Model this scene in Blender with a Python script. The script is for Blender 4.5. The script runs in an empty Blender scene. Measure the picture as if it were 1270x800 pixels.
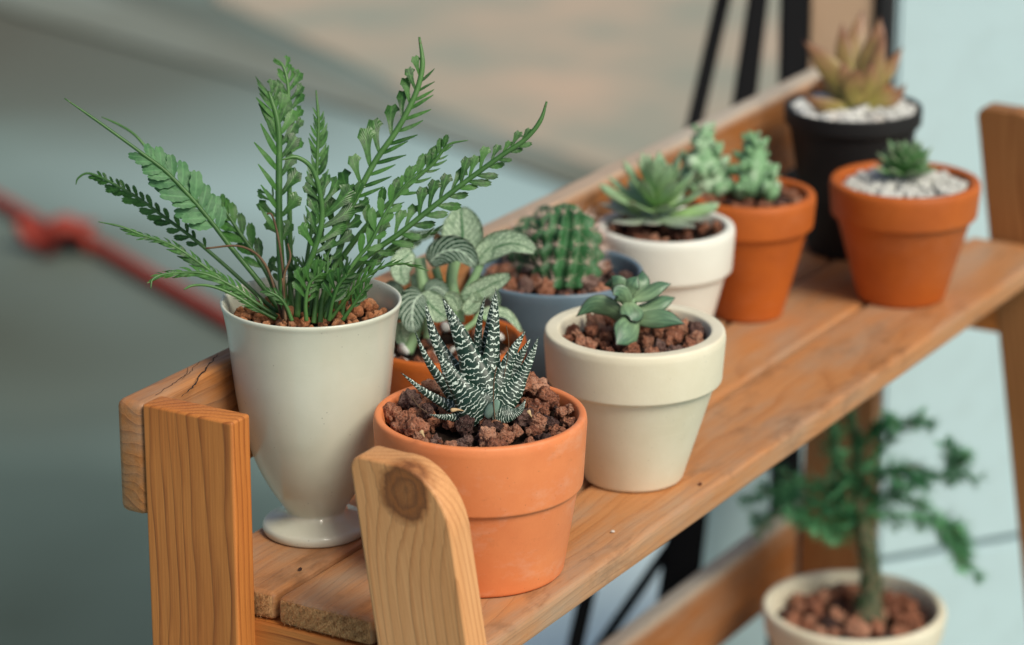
import bpy, bmesh, math, random
from mathutils import Vector, Matrix, noise
random.seed(7)
R = math.radians
scene = bpy.context.scene
col = scene.collection

# ------------------------------------------------------------------ camera
ZS = 0.72                                   # height of the upper shelf's boards above the floor
FPX = 3800.0
TH, AZ = R(18.3308), R(30.3401)
cam_loc = Vector((-1.2752, -0.7660, 0.6294 + ZS))
FW = Vector((math.cos(AZ)*math.cos(TH), math.sin(AZ)*math.cos(TH), -math.sin(TH)))
RT = Vector((math.sin(AZ), -math.cos(AZ), 0))
UP = RT.cross(FW)
cd = bpy.data.cameras.new('camera'); cam = bpy.data.objects.new('camera', cd); col.objects.link(cam)
cam.matrix_world = Matrix(((RT.x, UP.x, -FW.x, cam_loc.x), (RT.y, UP.y, -FW.y, cam_loc.y), (RT.z, UP.z, -FW.z, cam_loc.z), (0, 0, 0, 1)))
cd.sensor_width = 36; cd.lens = 36*FPX/1270
cd.clip_start = 0.05; cd.clip_end = 200
cd.dof.use_dof = True; cd.dof.focus_distance = 1.585; cd.dof.aperture_fstop = 5.4; cd.dof.aperture_blades = 9
scene.camera = cam

# ------------------------------------------------------------------ light
SUN_EL, SUN_AZ = R(46), R(252)              # azimuth of the direction towards the sun, from +X
w = bpy.data.worlds.new('World'); scene.world = w; w.use_nodes = True
nt = w.node_tree; bg = nt.nodes['Background']
sky = nt.nodes.new('ShaderNodeTexSky'); sky.sky_type = 'NISHITA'; sky.sun_disc = False
sky.sun_elevation = SUN_EL; sky.sun_rotation = R(90) - SUN_AZ; sky.air_density = 1.0; sky.dust_density = 3.0
nt.links.new(sky.outputs[0], bg.inputs[0]); bg.inputs[1].default_value = 0.088
sd = bpy.data.lights.new('sun', 'SUN'); sun = bpy.data.objects.new('sun', sd); col.objects.link(sun)
sd.energy = 3.1; sd.angle = R(24); sd.color = (1, .95, .81)
v = Vector((math.cos(SUN_EL)*math.cos(SUN_AZ), math.cos(SUN_EL)*math.sin(SUN_AZ), math.sin(SUN_EL)))
sun.rotation_euler = v.to_track_quat('Z', 'Y').to_euler()
scene.view_settings.view_transform = 'Standard'; scene.view_settings.look = 'None'
scene.view_settings.gamma = 1; scene.view_settings.exposure = 0.03
scene.render.engine = 'CYCLES'
scene.cycles.use_denoising = True
scene.cycles.max_bounces = 7

# ------------------------------------------------------------------ helpers
def P(x, y, d):
    """point seen at photo pixel (x, y) at the distance d along the view axis"""
    return cam_loc + d*(FW + (x-635)/FPX*RT + (400-y)/FPX*UP)
def PZ(x, y, z):
    r = FW + (x-635)/FPX*RT + (400-y)/FPX*UP
    return cam_loc + r*((z-cam_loc.z)/r.z)
def empty(name, loc, label, cat, group=None):
    o = bpy.data.objects.new(name, None); col.objects.link(o); o.location = loc
    o.empty_display_size = .02
    o['label'] = label; o['category'] = cat
    if group: o['group'] = group
    return o
def wloc(p):
    v = Vector((0, 0, 0))
    while p is not None: v += p.location; p = p.parent
    return v
def link(name, me, parent=None, m=None, kind=None, loc=None, label=None, cat=None, group=None):
    o = bpy.data.objects.new(name, me); col.objects.link(o)
    if m is not None and not me.materials: me.materials.append(m)
    if parent is not None: o.parent = parent
    if loc is not None: o.location = loc
    if kind: o['kind'] = kind
    if label: o['label'] = label
    if cat: o['category'] = cat
    if group: o['group'] = group
    return o
def bm_mesh(bm, name, smooth=True, off=None):
    if off is not None: bmesh.ops.translate(bm, verts=bm.verts, vec=-Vector(off))
    me = bpy.data.meshes.new(name); bm.to_mesh(me); bm.free()
    if smooth:
        for p in me.polygons: p.use_smooth = True
    return me
def obj(name, bm, m, parent=None, smooth=True, world=False, **k):
    """bm in world coordinates when world=True, else in the parent's frame"""
    me = bm_mesh(bm, name, smooth, wloc(parent) if (world and parent is not None) else None)
    return link(name, me, parent, m, **k)
def autosmooth(o, ang=35):
    me = o.data
    big = max(p.area for p in me.polygons)
    for p in me.polygons:                   # broad flat faces stay truly flat, only the eased edges are smooth
        if p.area > big*.02: p.use_smooth = False
    bm = bmesh.new(); bm.from_mesh(me)
    for e in bm.edges:
        if len(e.link_faces) == 2 and e.calc_face_angle(0) > R(ang): e.smooth = False
    bm.to_mesh(me); bm.free()

# ---- node helpers
class NT:
    def __init__(s, name):
        s.m = bpy.data.materials.new(name); s.m.use_nodes = True
        s.t = s.m.node_tree; s.b = s.t.nodes['Principled BSDF']; s.out = s.t.nodes['Material Output']
        tc = s.t.nodes.new('ShaderNodeTexCoord'); s.obj = tc.outputs['Object']; s.uv = tc.outputs['UV']
        s.rnd = s.t.nodes.new('ShaderNodeObjectInfo').outputs['Random']
    def L(s, a, b): s.t.links.new(a, b)
    def val(s, sock, v):
        if hasattr(v, 'is_output') or isinstance(v, bpy.types.NodeSocket): s.L(v, sock)
        elif isinstance(v, (tuple, list)) and len(v) == 3 and sock.type == 'RGBA': sock.default_value = (*v, 1)
        else: sock.default_value = v
    def math(s, op, a, b=0.0, c=None, clamp=False):
        n = s.t.nodes.new('ShaderNodeMath'); n.operation = op; n.use_clamp = clamp
        s.val(n.inputs[0], a); s.val(n.inputs[1], b)
        if c is not None: s.val(n.inputs[2], c)
        return n.outputs[0]
    def vmath(s, op, a, b=(0, 0, 0)):
        n = s.t.nodes.new('ShaderNodeVectorMath'); n.operation = op
        s.val(n.inputs[0], a); s.val(n.inputs[1], b)
        return n.outputs['Value'] if op in ('LENGTH', 'DISTANCE', 'DOT_PRODUCT') else n.outputs[0]
    def noise(s, vec, scale, detail=3, rough=.5, dist=0):
        n = s.t.nodes.new('ShaderNodeTexNoise'); s.L(vec, n.inputs['Vector'])
        n.inputs['Scale'].default_value = scale; n.inputs['Detail'].default_value = detail
        n.inputs['Roughness'].default_value = rough; n.inputs['Distortion'].default_value = dist
        return n.outputs['Fac']
    def vor(s, vec, scale, feature='F1'):
        n = s.t.nodes.new('ShaderNodeTexVoronoi'); n.feature = feature; s.L(vec, n.inputs['Vector']); n.inputs['Scale'].default_value = scale
        return n.outputs['Distance']
    def ramp(s, f, *stops):
        n = s.t.nodes.new('ShaderNodeValToRGB'); s.L(f, n.inputs[0]); e = n.color_ramp.elements
        while len(e) < len(stops): e.new(.5)
        for i, (p, c) in enumerate(stops):
            e[i].position = p; e[i].color = (*c, 1) if isinstance(c, tuple) else (c, c, c, 1)
        return n.outputs[0]
    def mix(s, f, a, b, mode='MIX'):
        n = s.t.nodes.new('ShaderNodeMix'); n.data_type = 'RGBA'; n.blend_type = mode
        s.val(n.inputs[0], f); s.val(n.inputs[6], a); s.val(n.inputs[7], b)
        return n.outputs[2]
    def map(s, vec, scale=(1, 1, 1), loc=(0, 0, 0)):
        n = s.t.nodes.new('ShaderNodeMapping'); s.L(vec, n.inputs[0]); n.inputs['Scale'].default_value = scale; s.val(n.inputs['Location'], loc)
        return n.outputs[0]
    def sep(s, vec):
        n = s.t.nodes.new('ShaderNodeSeparateXYZ'); s.L(vec, n.inputs[0]); return n.outputs
    def comb(s, x=0.0, y=0.0, z=0.0):
        n = s.t.nodes.new('ShaderNodeCombineXYZ')
        for i, q in enumerate((x, y, z)): s.val(n.inputs[i], q)
        return n.outputs[0]
    def bump(s, h, strength, dist, nrm=None):
        n = s.t.nodes.new('ShaderNodeBump'); s.L(h, n.inputs['Height']); n.inputs['Strength'].default_value = strength; n.inputs['Distance'].default_value = dist
        if nrm is not None: s.L(nrm, n.inputs['Normal'])
        return n.outputs[0]
    def set(s, color=None, rough=None, normal=None, spec=None, sss=None):
        if color is not None: s.val(s.b.inputs['Base Color'], color)
        if rough is not None: s.val(s.b.inputs['Roughness'], rough)
        if normal is not None: s.L(normal, s.b.inputs['Normal'])
        if spec is not None: s.b.inputs['Specular IOR Level'].default_value = spec
        return s
    def translucent(s, color, f):
        t = s.t.nodes.new('ShaderNodeBsdfTranslucent'); s.val(t.inputs[0], color)
        mx = s.t.nodes.new('ShaderNodeMixShader'); mx.inputs[0].default_value = f
        s.L(s.b.outputs[0], mx.inputs[1]); s.L(t.outputs[0], mx.inputs[2]); s.L(mx.outputs[0], s.out.inputs[0])
        return s

def wood(name, light, mid, dark, off=(.04, .02), ring=300, knot=None, weather=0, rough=.55, curl=.006, sky_sheen=False, rc=.85):
    n = NT(name)
    rv = n.math('MULTIPLY', n.rnd, 37.0)
    p = n.vmath('ADD', n.obj, n.comb(rv, 0.0, 0.0))
    lo = n.noise(n.map(p, (3.5, 14, 14)), 1, 2)
    lo2 = n.noise(n.map(p, (12, 60, 60), (5, 3, 1)), 1, 2)
    q = n.sep(p)
    yy = n.math('ADD', q[1], off[0]); zz = n.math('ADD', q[2], off[1])
    d = n.math('SQRT', n.math('ADD', n.math('MULTIPLY', yy, yy), n.math('MULTIPLY', zz, zz)))
    d = n.math('ADD', d, n.math('MULTIPLY', n.math('SUBTRACT', lo, .5), curl*7))
    d = n.math('ADD', d, n.math('MULTIPLY', n.math('SUBTRACT', lo2, .5), curl*.9))
    kmask = None
    if knot:
        kv = n.vmath('SUBTRACT', n.obj, knot[0])
        kv = n.map(kv, (1/knot[1], 1/knot[2], 1/knot[2]))
        kd = n.vmath('LENGTH', kv)
        kd = n.math('ADD', kd, n.math('MULTIPLY', n.math('SUBTRACT', n.noise(n.obj, 180, 3), .5), .35))
        g = n.math('EXPONENT', n.math('MULTIPLY', n.math('MULTIPLY', kd, kd), -.35))
        d = n.math('ADD', d, n.math('MULTIPLY', g, .009))
        kmask = n.ramp(kd, (.75, 1.0), (1.15, 0.0))
    saw = n.math('FRACT', n.math('MULTIPLY', d, ring))
    rg = n.ramp(saw, (0, 0.0), (.55, .12), (.82, .7), (.93, 1.0), (1, 0.0))
    fib = n.noise(n.map(p, (14, 900, 900)), 1, 3, .6)
    fib2 = n.noise(n.map(p, (60, 2500, 2500)), 1, 2, .6)
    bl = n.noise(n.map(p, (8, 25, 25), (9, 9, 9)), 1, 3)
    c = n.mix(n.ramp(bl, (.3, 0.0), (.7, 1.0)), light, mid)
    c = n.mix(n.math('MULTIPLY', n.math('MULTIPLY', rg, rc), n.ramp(lo2, (.3, .3), (.6, 1.0))), c, dark)
    c = n.mix(n.ramp(fib, (.35, .0), (.72, .32)), c, dark)
    c = n.mix(n.ramp(fib2, (.5, 0.0), (.8, .25)), c, tuple(min(1, k*1.35) for k in light))
    h = n.math('ADD', n.math('MULTIPLY', rg, .5), n.math('MULTIPLY', fib, .7))
    if kmask is not None:
        kr = n.ramp(n.math('FRACT', n.math('MULTIPLY', kd, 3.6)), (0, 0.0), (.7, .6), (1, 0.0))
        kc = n.mix(kr, (.27, .085, .018), (.085, .024, .007))
        sp = n.ramp(n.noise(n.obj, 1400, 3, .7), (.5, 0.0), (.62, 1.0))
        core = n.ramp(kd, (.22, 1.0), (.5, 0.0))
        kc = n.mix(n.math('MULTIPLY', n.math('MULTIPLY', sp, core), .6), kc, (.40, .22, .09))
        c = n.mix(n.math('MULTIPLY', kmask, .93), c, kc)
        h = n.math('ADD', h, n.math('MULTIPLY', n.math('MULTIPLY', n.noise(n.obj, 900, 4, .7), kmask), 2.2))
    if weather:
        wn = n.ramp(n.noise(n.map(p, (10, 40, 40), (2, 7, 4)), 1, 5, .65), (.42, 0.0), (.72, weather))
        c = n.mix(wn, c, (.33, .27, .20))
        st = n.ramp(n.noise(n.map(p, (14, 30, 30), (3, 3, 3)), 1, 5, .7), (.56, 0.0), (.70, .6))
        c = n.mix(st, c, (.16, .075, .032))
    if sky_sheen:                              # weathering plus sky reflection put into the colour: top edge greyer towards the far end
        q0 = n.sep(n.obj)
        bm_ = n.math('MULTIPLY', n.ramp(q0[1], (.0575, 0.0), (.0605, 1.0)), n.ramp(n.math('ADD', q0[0], n.math('MULTIPLY', lo, .3)), (.30, 0.0), (.75, .85)))
        c = n.mix(bm_, c, (.50, .47, .39))
    n.set(c, n.ramp(fib, (.3, rough-.1), (.7, rough+.12)), n.bump(h, .38, .0006), spec=.4)
    return n.m

W_POST = wood('orange pine', (.60, .225, .052), (.52, .17, .034), (.20, .045, .007), off=(.028, .085), ring=235, curl=.003)
W_RAIL = wood('amber pine', (.47, .20, .062), (.40, .145, .036), (.19, .06, .012), off=(.05, .03), ring=190, curl=.007, weather=.5, sky_sheen=True)
W_PLANK = wood('honey pine boards', (.54, .255, .105), (.47, .20, .066), (.27, .085, .02), off=(.02, .045), ring=210, curl=.007, weather=.65, rough=.48, rc=.42)
W_LEG = wood('pale pine with knot', (.72, .37, .16), (.65, .305, .115), (.36, .125, .033), off=(.030, .060), ring=260, curl=.0022, rc=.6,
             knot=((.0180, .0235, .003), .0180, .0160))
W_DARK = wood('brown pine', (.36, .16, .055), (.30, .125, .04), (.18, .06, .016), off=(.03, .05), ring=200)

def sawn():
    n = NT('rough sawn end grain')
    q = n.sep(n.obj)
    d = n.math('SQRT', n.math('ADD', n.math('POWER', n.math('ADD', q[1], .02), 2.0), n.math('POWER', n.math('ADD', q[2], .045), 2.0)))
    rg = n.ramp(n.math('FRACT', n.math('MULTIPLY', d, 200)), (0, 0.0), (.8, 1.0), (1, 0.0))
    f = n.noise(n.map(n.obj, (1, 1, .45)), 1500, 4, .75)
    big = n.noise(n.obj, 130, 3)
    c = n.mix(n.ramp(f, (.35, 0.0), (.62, 1.0)), (.56, .23, .075), (1.0, .58, .27))
    c = n.mix(n.math('MULTIPLY', rg, .35), c, (.25, .10, .03))
    c = n.mix(n.ramp(big, (.56, 0.0), (.78, .45)), c, (.16, .06, .02))
    n.set(c, .85, n.bump(f, 1, .0016), spec=.2)
    return n.m
M_SAWN = sawn()

def ceramic(name, base, var, rough, speck=0, bloom=0, bumpd=.0003, spec=.5, mott=22):
    n = NT(name)
    p = n.vmath('ADD', n.obj, n.comb(n.math('MULTIPLY', n.rnd, 11.0), 0.0, 0.0))
    a = n.noise(p, mott, 4, .6)
    c = n.mix(n.ramp(a, (.35, 0.0), (.7, 1.0)), base, var)
    f = n.noise(p, 700, 4, .65)
    c = n.mix(n.ramp(f, (.45, 0.0), (.8, .28)), c, var)
    scr = n.noise(n.map(p, (40, 40, 260)), 1, 3, .6)
    c = n.mix(n.ramp(scr, (.6, 0.0), (.78, .10)), c, tuple(min(1, k*1.25) for k in base))
    if bloom:                               # pale mineral bloom and rubbed marks
        bl = n.noise(n.map(p, (30, 30, 55), (3, 1, 2)), 1, 6, .72)
        c = n.mix(n.ramp(bl, (.52, 0.0), (.76, bloom)), c, (.78, .55, .42))
        dk = n.noise(n.map(p, (55, 55, 90), (8, 1, 2)), 1, 5, .7)
        c = n.mix(n.ramp(dk, (.60, 0.0), (.72, .3)), c, tuple(k*.55 for k in base))
    if speck:
        v = n.vor(p, 330); sp = n.ramp(v, (.08, speck), (.13, 0.0))
        v2 = n.ramp(n.noise(p, 90, 1), (.52, 0.0), (.6, 1.0))
        c = n.mix(n.math('MULTIPLY', sp, v2), c, tuple(k*.3 for k in base))
    n.set(c, n.ramp(n.noise(p, 60, 3), (.3, rough-.07), (.7, rough+.07)), n.bump(f, .25, bumpd), spec=spec)
    return n.m
M_TERRA = ceramic('terracotta', (.76, .245, .085), (.67, .19, .062), .55, .5, bloom=.30)
M_TERRA2 = ceramic('dark terracotta', (.50, .115, .010), (.40, .085, .007), .6, .3, bloom=.06)
M_URN = ceramic('ivory glaze', (.63, .64, .535), (.57, .58, .47), .18, .6, bumpd=.00006)
M_CREAM = ceramic('cream clay', (.76, .71, .56), (.68, .62, .46), .6, .45)
M_WHITE = ceramic('white clay', (.80, .80, .72), (.74, .73, .65), .45)
M_BLUE = ceramic('slate blue glaze', (.15, .22, .28), (.12, .18, .23), .35, .3)
M_BLACK = ceramic('black plastic', (.012, .012, .013), (.018, .018, .019), .6, spec=.25)

def rock_mat(name, c1, c2, c3, pits=1.0):
    n = NT(name)
    p = n.vmath('ADD', n.obj, n.comb(n.math('MULTIPLY', n.rnd, 23.0), 0.0, 0.0))
    a = n.noise(p, 3.2, 4, .7)
    tone = n.math('ADD', a, n.math('MULTIPLY', n.math('SUBTRACT', n.rnd, .5), .35))
    c = n.ramp(tone, (.25, c1), (.5, c2), (.78, c3))
    pit = n.vor(n.vmath('ADD', p, n.comb(n.math('MULTIPLY', a, .35), 0.0, 0.0)), 8.5)
    c = n.mix(n.ramp(pit, (.18, .75*pits), (.42, 0.0)), c, tuple(k*.35 for k in c1))
    sp = n.ramp(n.noise(p, 24, 2), (.60, 0.0), (.70, .45))
    c = n.mix(sp, c, (.5, .42, .36))
    h = n.math('ADD', n.math('MULTIPLY', pit, .8), n.noise(p, 14, 4, .75))
    n.set(c, .9, n.bump(h, 1, .0014*pits), spec=.2)
    return n.m
M_LAVA = rock_mat('red lava rock', (.15, .052, .032), (.40, .155, .085), (.60, .32, .21))
M_LAVAD = rock_mat('dark lava rock', (.035, .018, .016), (.12, .06, .05), (.26, .16, .13))
M_GRIT = rock_mat('orange clay grit', (.28, .09, .035), (.50, .20, .085), (.66, .33, .18), .5)
M_PEB = rock_mat('white pebble', (.5, .5, .46), (.68, .68, .65), (.78, .78, .76), .15)
def soil_mat():
    n = NT('dark potting soil'); a = n.noise(n.obj, 500, 5, .8)
    n.set(n.ramp(a, (.3, (.006, .004, .003)), (.7, (.045, .026, .018))), .95, n.bump(a, 1, .002), spec=.1); return n.m
M_SOIL = soil_mat()

def leaf_mat(name, c1, c2, tr=.22, rough=.45, vein=True, sc=400, spec=.4):
    n = NT(name)
    p = n.vmath('ADD', n.obj, n.comb(n.math('MULTIPLY', n.rnd, 7.0), 0.0, 0.0))
    a = n.noise(p, 6 if vein else sc*.2, 3)
    t = n.math('ADD', a, n.math('MULTIPLY', n.math('SUBTRACT', n.rnd, .5), .45))
    c = n.mix(n.ramp(t, (.3, 0.0), (.7, 1.0)), c1, c2)
    u = n.sep(n.uv)
    if vein:
        mid = n.ramp(n.math('ABSOLUTE', n.math('SUBTRACT', u[0], .5)), (.02, .5), (.09, 0.0))
        c = n.mix(mid, c, tuple(min(1, k*1.45) for k in c2))
        st = n.math('SINE', n.math('MULTIPLY', n.math('ADD', n.math('MULTIPLY', n.math('ABSOLUTE', n.math('SUBTRACT', u[0], .5)), -1.1), u[1]), 44.0))
        h = n.math('MULTIPLY', st, .5)
    else: h = n.noise(p, sc, 3)
    n.set(c, rough, n.bump(h, .35, .0003), spec=spec)
    if tr: n.translucent(n.mix(.5, c, (.16, .36, .05)), tr)
    return n.m
M_FERN = leaf_mat('fern green', (.016, .066, .012), (.058, .170, .033), .16, rough=.34)
M_FERNL = leaf_mat('light fern green', (.050, .150, .058), (.090, .225, .090), .12)
M_STEM = leaf_mat('fern stem green', (.040, .115, .025), (.075, .18, .045), 0, .4, vein=False)
M_BROWN = leaf_mat('dried brown frond', (.085, .048, .024), (.15, .085, .042), 0, .7, vein=False)
M_STALK = leaf_mat('pale green stalk', (.20, .33, .17), (.27, .42, .22), 0, .4, vein=False)

def haworthia():
    n = NT('zebra striped leaf')
    u = n.sep(n.uv)
    wob = n.noise(n.obj, 330, 2)
    v = n.math('ADD', n.math('MULTIPLY', u[1], n.math('ADD', 19.0, n.math('MULTIPLY', n.rnd, 5.0))), n.math('MULTIPLY', n.math('SUBTRACT', wob, .5), 2.0))
    ar = n.math('COSINE', n.math('MULTIPLY', n.math('ADD', u[0], -.25), 12.566))       # bands bow across the leaf
    v = n.math('ADD', v, n.math('MULTIPLY', ar, .22))
    s = n.math('SINE', n.math('MULTIPLY', v, 6.283))
    s = n.math('ADD', s, n.math('MULTIPLY', n.math('SUBTRACT', n.noise(n.obj, 700, 2), .5), 1.5))
    s = n.math('SUBTRACT', s, n.ramp(u[1], (0.0, .1), (.75, .0), (1.0, .15)))
    msk = n.ramp(s, (.64, 0.0), (.80, 1.0))
    dots = n.ramp(n.vor(n.obj, 800), (.3, 1.0), (.45, 0.0))
    dots = n.math('MULTIPLY', dots, n.ramp(u[1], (.66, 0.0), (.88, .9)))
    msk = n.math('MAXIMUM', msk, dots)
    c = n.mix(n.noise(n.obj, 60, 2), (.004, .020, .012), (.014, .048, .030))
    c = n.mix(msk, c, (.60, .70, .62))
    n.set(c, .42, n.bump(msk, .9, .0007), spec=.45)
    return n.m
M_HAW = haworthia()

def fittonia(name, base, base2, vein, inv=0.5, sw=(.14, .36), nw=(.05, .14)):
    n = NT(name); u = n.sep(n.uv)
    x = n.math('ABSOLUTE', n.math('SUBTRACT', u[0], .5))
    wob = n.math('MULTIPLY', n.math('SUBTRACT', n.noise(n.obj, 160, 2), .5), .08)
    k = n.math('ADD', n.math('SUBTRACT', u[1], n.math('MULTIPLY', x, .9)), wob)
    side = n.math('ABSOLUTE', n.math('SINE', n.math('MULTIPLY', k, 23.0)))
    sv = n.ramp(side, (sw[0], 1.0), (sw[1], 0.0))
    mid = n.ramp(x, (.018, 1.0), (.05, 0.0))
    net = n.ramp(n.vor(n.obj, 380, 'DISTANCE_TO_EDGE'), (nw[0], .9), (nw[1], 0.0))
    m = n.math('MAXIMUM', n.math('MAXIMUM', sv, mid), n.math('MULTIPLY', net, inv))
    c = n.mix(n.noise(n.obj, 90, 2), base, base2)
    c = n.mix(m, c, vein)
    n.set(c, .42, n.bump(m, .5, -.0005), spec=.4); n.translucent(c, .12)
    return n.m
M_FITD = fittonia('dark green leaf with white veins', (.012, .075, .035), (.03, .12, .055), (.74, .88, .74), .25, sw=(.30, .5))
M_FITP = fittonia('pale leaf with green net veins', (.70, .86, .64), (.80, .92, .74), (.10, .29, .12), .65, sw=(.10, .30), nw=(.03, .11))

def two_tone(name, c1, c2, edge, rough=.4, e0=.72, tr=0):
    """fleshy leaf: c1 at the base, c2 higher up, edge colour at margin and tip"""
    n = NT(name); u = n.sep(n.uv)
    a = n.noise(n.obj, 120, 3)
    c = n.mix(n.ramp(u[1], (.1, 0.0), (.8, 1.0)), c1, c2)
    c = n.mix(n.ramp(a, (.45, 0.0), (.75, .3)), c, tuple(min(1, k*1.5) for k in c2))
    strk = n.noise(n.comb(n.math('MULTIPLY', u[0], 26.0), n.math('MULTIPLY', u[1], 3.0), n.math('MULTIPLY', n.rnd, 9.0)), 1.0, 3)
    c = n.mix(n.ramp(strk, (.45, 0.0), (.75, .35)), c, edge)
    c = n.mix(n.ramp(strk, (.25, .35), (.5, 0.0)), c, tuple(min(1, k*1.7) for k in c1))
    sd_ = n.math('ABSOLUTE', n.math('COSINE', n.math('MULTIPLY', u[0], 6.283)))
    m = n.ramp(n.math('ADD', n.math('MULTIPLY', n.math('POWER', sd_, 3.0), .80), n.math('POWER', u[1], 8.0)), (e0-.2, 0.0), (e0+.1, .9))
    c = n.mix(m, c, edge)
    n.set(c, rough, n.bump(a, .3, .0005), spec=.4)
    if tr: n.translucent(c, tr)
    return n.m
M_GRAP = two_tone('grey green leaf with dark edge', (.20, .30, .16), (.055, .14, .08), (.045, .03, .028), e0=.78)
M_ECH = two_tone('fresh green rosette leaf', (.32, .52, .18), (.28, .44, .26), (.20, .20, .13), e0=1.0, tr=.1)
M_ECHO = two_tone('faded outer rosette leaf', (.28, .40, .24), (.25, .30, .25), (.25, .17, .15), e0=.9)
M_AGAVE = two_tone('bronze rosette leaf', (.32, .30, .07), (.30, .14, .08), (.12, .045, .036), e0=.75, tr=.15)
M_SMALLG = two_tone('small green rosette leaf', (.12, .28, .08), (.06, .17, .06), (.30, .35, .22), e0=.9)
M_CACT = leaf_mat('cactus green', (.022, .095, .03), (.055, .18, .065), 0, .5, vein=False, sc=300)
M_CACTD = leaf_mat('dark cactus green', (.018, .06, .025), (.04, .12, .05), 0, .5, vein=False, sc=300)
M_MINT = leaf_mat('mint scaly stem', (.17, .33, .16), (.56, .68, .52), 0, .6, vein=False, sc=700)
M_PINE = leaf_mat('conifer needle green', (.035, .17, .075), (.12, .36, .16), 0, .5, vein=False)
M_BARK = leaf_mat('mossy bark', (.045, .06, .03), (.20, .15, .085), 0, .8, vein=False, sc=600)
M_SPINE = NT('spine').set((.66, .50, .42), .6).m
M_AREOLE = NT('areole wool').set((.55, .42, .36), .9).m
M_CRACK = NT('crack in the wood').set((.018, .008, .004), .95).m

# ---- shape builders
def board(L, W, T, bev=.0025, segs=3, ends=False):
    """L along x from 0, W along y from 0, T along z from 0"""
    bm = bmesh.new(); bmesh.ops.create_cube(bm, size=1)
    for v in bm.verts: v.co = Vector(((v.co.x+.5)*L, (v.co.y+.5)*W, (v.co.z+.5)*T))
    bmesh.ops.bevel(bm, geom=list(bm.edges), offset=bev, segments=segs, affect='EDGES', profile=.5)
    return bm
def board_obj(name, L, W, T, m, parent, loc, rot=(0, 0, 0), bev=.0025, sawn_end=False, **k):
    bm = board(L, W, T, bev)
    o = obj(name, bm, m, parent, loc=loc, **k)
    o.rotation_euler = rot; autosmooth(o, 50)
    if sawn_end:
        me = o.data; me.materials.append(M_SAWN)
        for p in me.polygons:
            if abs(p.normal.x) > .9: p.material_index = 1
    return o
def lathe(prof, n=96, closed=False):
    bm = bmesh.new(); rings = []
    for (r, z) in prof:
        if r < 1e-6: rings.append([bm.verts.new((0, 0, z))])
        else: rings.append([bm.verts.new((r*math.cos(2*math.pi*i/n), r*math.sin(2*math.pi*i/n), z)) for i in range(n)])
    for a, b in zip(rings, rings[1:]):
        for i in range(n):
            j = (i+1) % n
            if len(a) == 1 and len(b) == 1: continue
            if len(a) == 1: bm.faces.new((a[0], b[j], b[i]))
            elif len(b) == 1: bm.faces.new((a[i], a[j], b[0]))
            else: bm.faces.new((a[i], a[j], b[j], b[i]))
    bmesh.ops.recalc_face_normals(bm, faces=bm.faces)
    return bm
def rnd_corner(pts, rad=.0015, k=4):
    """round every inner corner of an (r, z) outline"""
    out = [pts[0]]
    for a, b, c in zip(pts, pts[1:], pts[2:]):
        A, B, C = Vector(a), Vector(b), Vector(c)
        d1 = min(rad, (A-B).length*.45); d2 = min(rad, (C-B).length*.45)
        s = B+(A-B).normalized()*d1; e = B+(C-B).normalized()*d2
        for i in range(k+1):
            t = i/k; q = s*(1-t)**2+B*2*t*(1-t)+e*t*t; out.append((q.x, q.y))
    out.append(pts[-1]); return out
def tube(path, rad, n=8, cap=True, bm=None):
    bm = bm or bmesh.new(); rings = []; pts = [Vector(p) for p in path]
    prev = None
    for i, p in enumerate(pts):
        t = (pts[min(i+1, len(pts)-1)]-pts[max(i-1, 0)]).normalized()
        if prev is None: a = t.orthogonal().normalized()
        else:
            a = prev - t*prev.dot(t)
            a = a.normalized() if a.length > 1e-9 else t.orthogonal().normalized()
        prev = a; b = t.cross(a); r = rad(i/(len(pts)-1)) if callable(rad) else rad
        rings.append([bm.verts.new(p+(a*math.cos(2*math.pi*k/n)+b*math.sin(2*math.pi*k/n))*r) for k in range(n)])
    for x, y in zip(rings, rings[1:]):
        for k in range(n): bm.faces.new((x[k], x[(k+1) % n], y[(k+1) % n], y[k]))
    if cap: bm.faces.new(rings[0][::-1]); bm.faces.new(rings[-1])
    return bm
def spline(pts, n):
    """Catmull-Rom through the points"""
    pts = [Vector(p) for p in pts]; m = len(pts)
    if m == 2: return [pts[0].lerp(pts[1], i/n) for i in range(n+1)]
    out = []
    for i in range(n+1):
        s = i/n*(m-1); k = min(int(s), m-2); t = s-k
        p0 = pts[k-1] if k > 0 else 2*pts[0]-pts[1]; p1 = pts[k]; p2 = pts[k+1]; p3 = pts[k+2] if k+2 < m else 2*pts[-1]-pts[-2]
        out.append(.5*((2*p1)+(-p0+p2)*t+(2*p0-5*p1+4*p2-p3)*t*t+(-p0+3*p1-3*p2+p3)*t**3))
    return out
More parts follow.
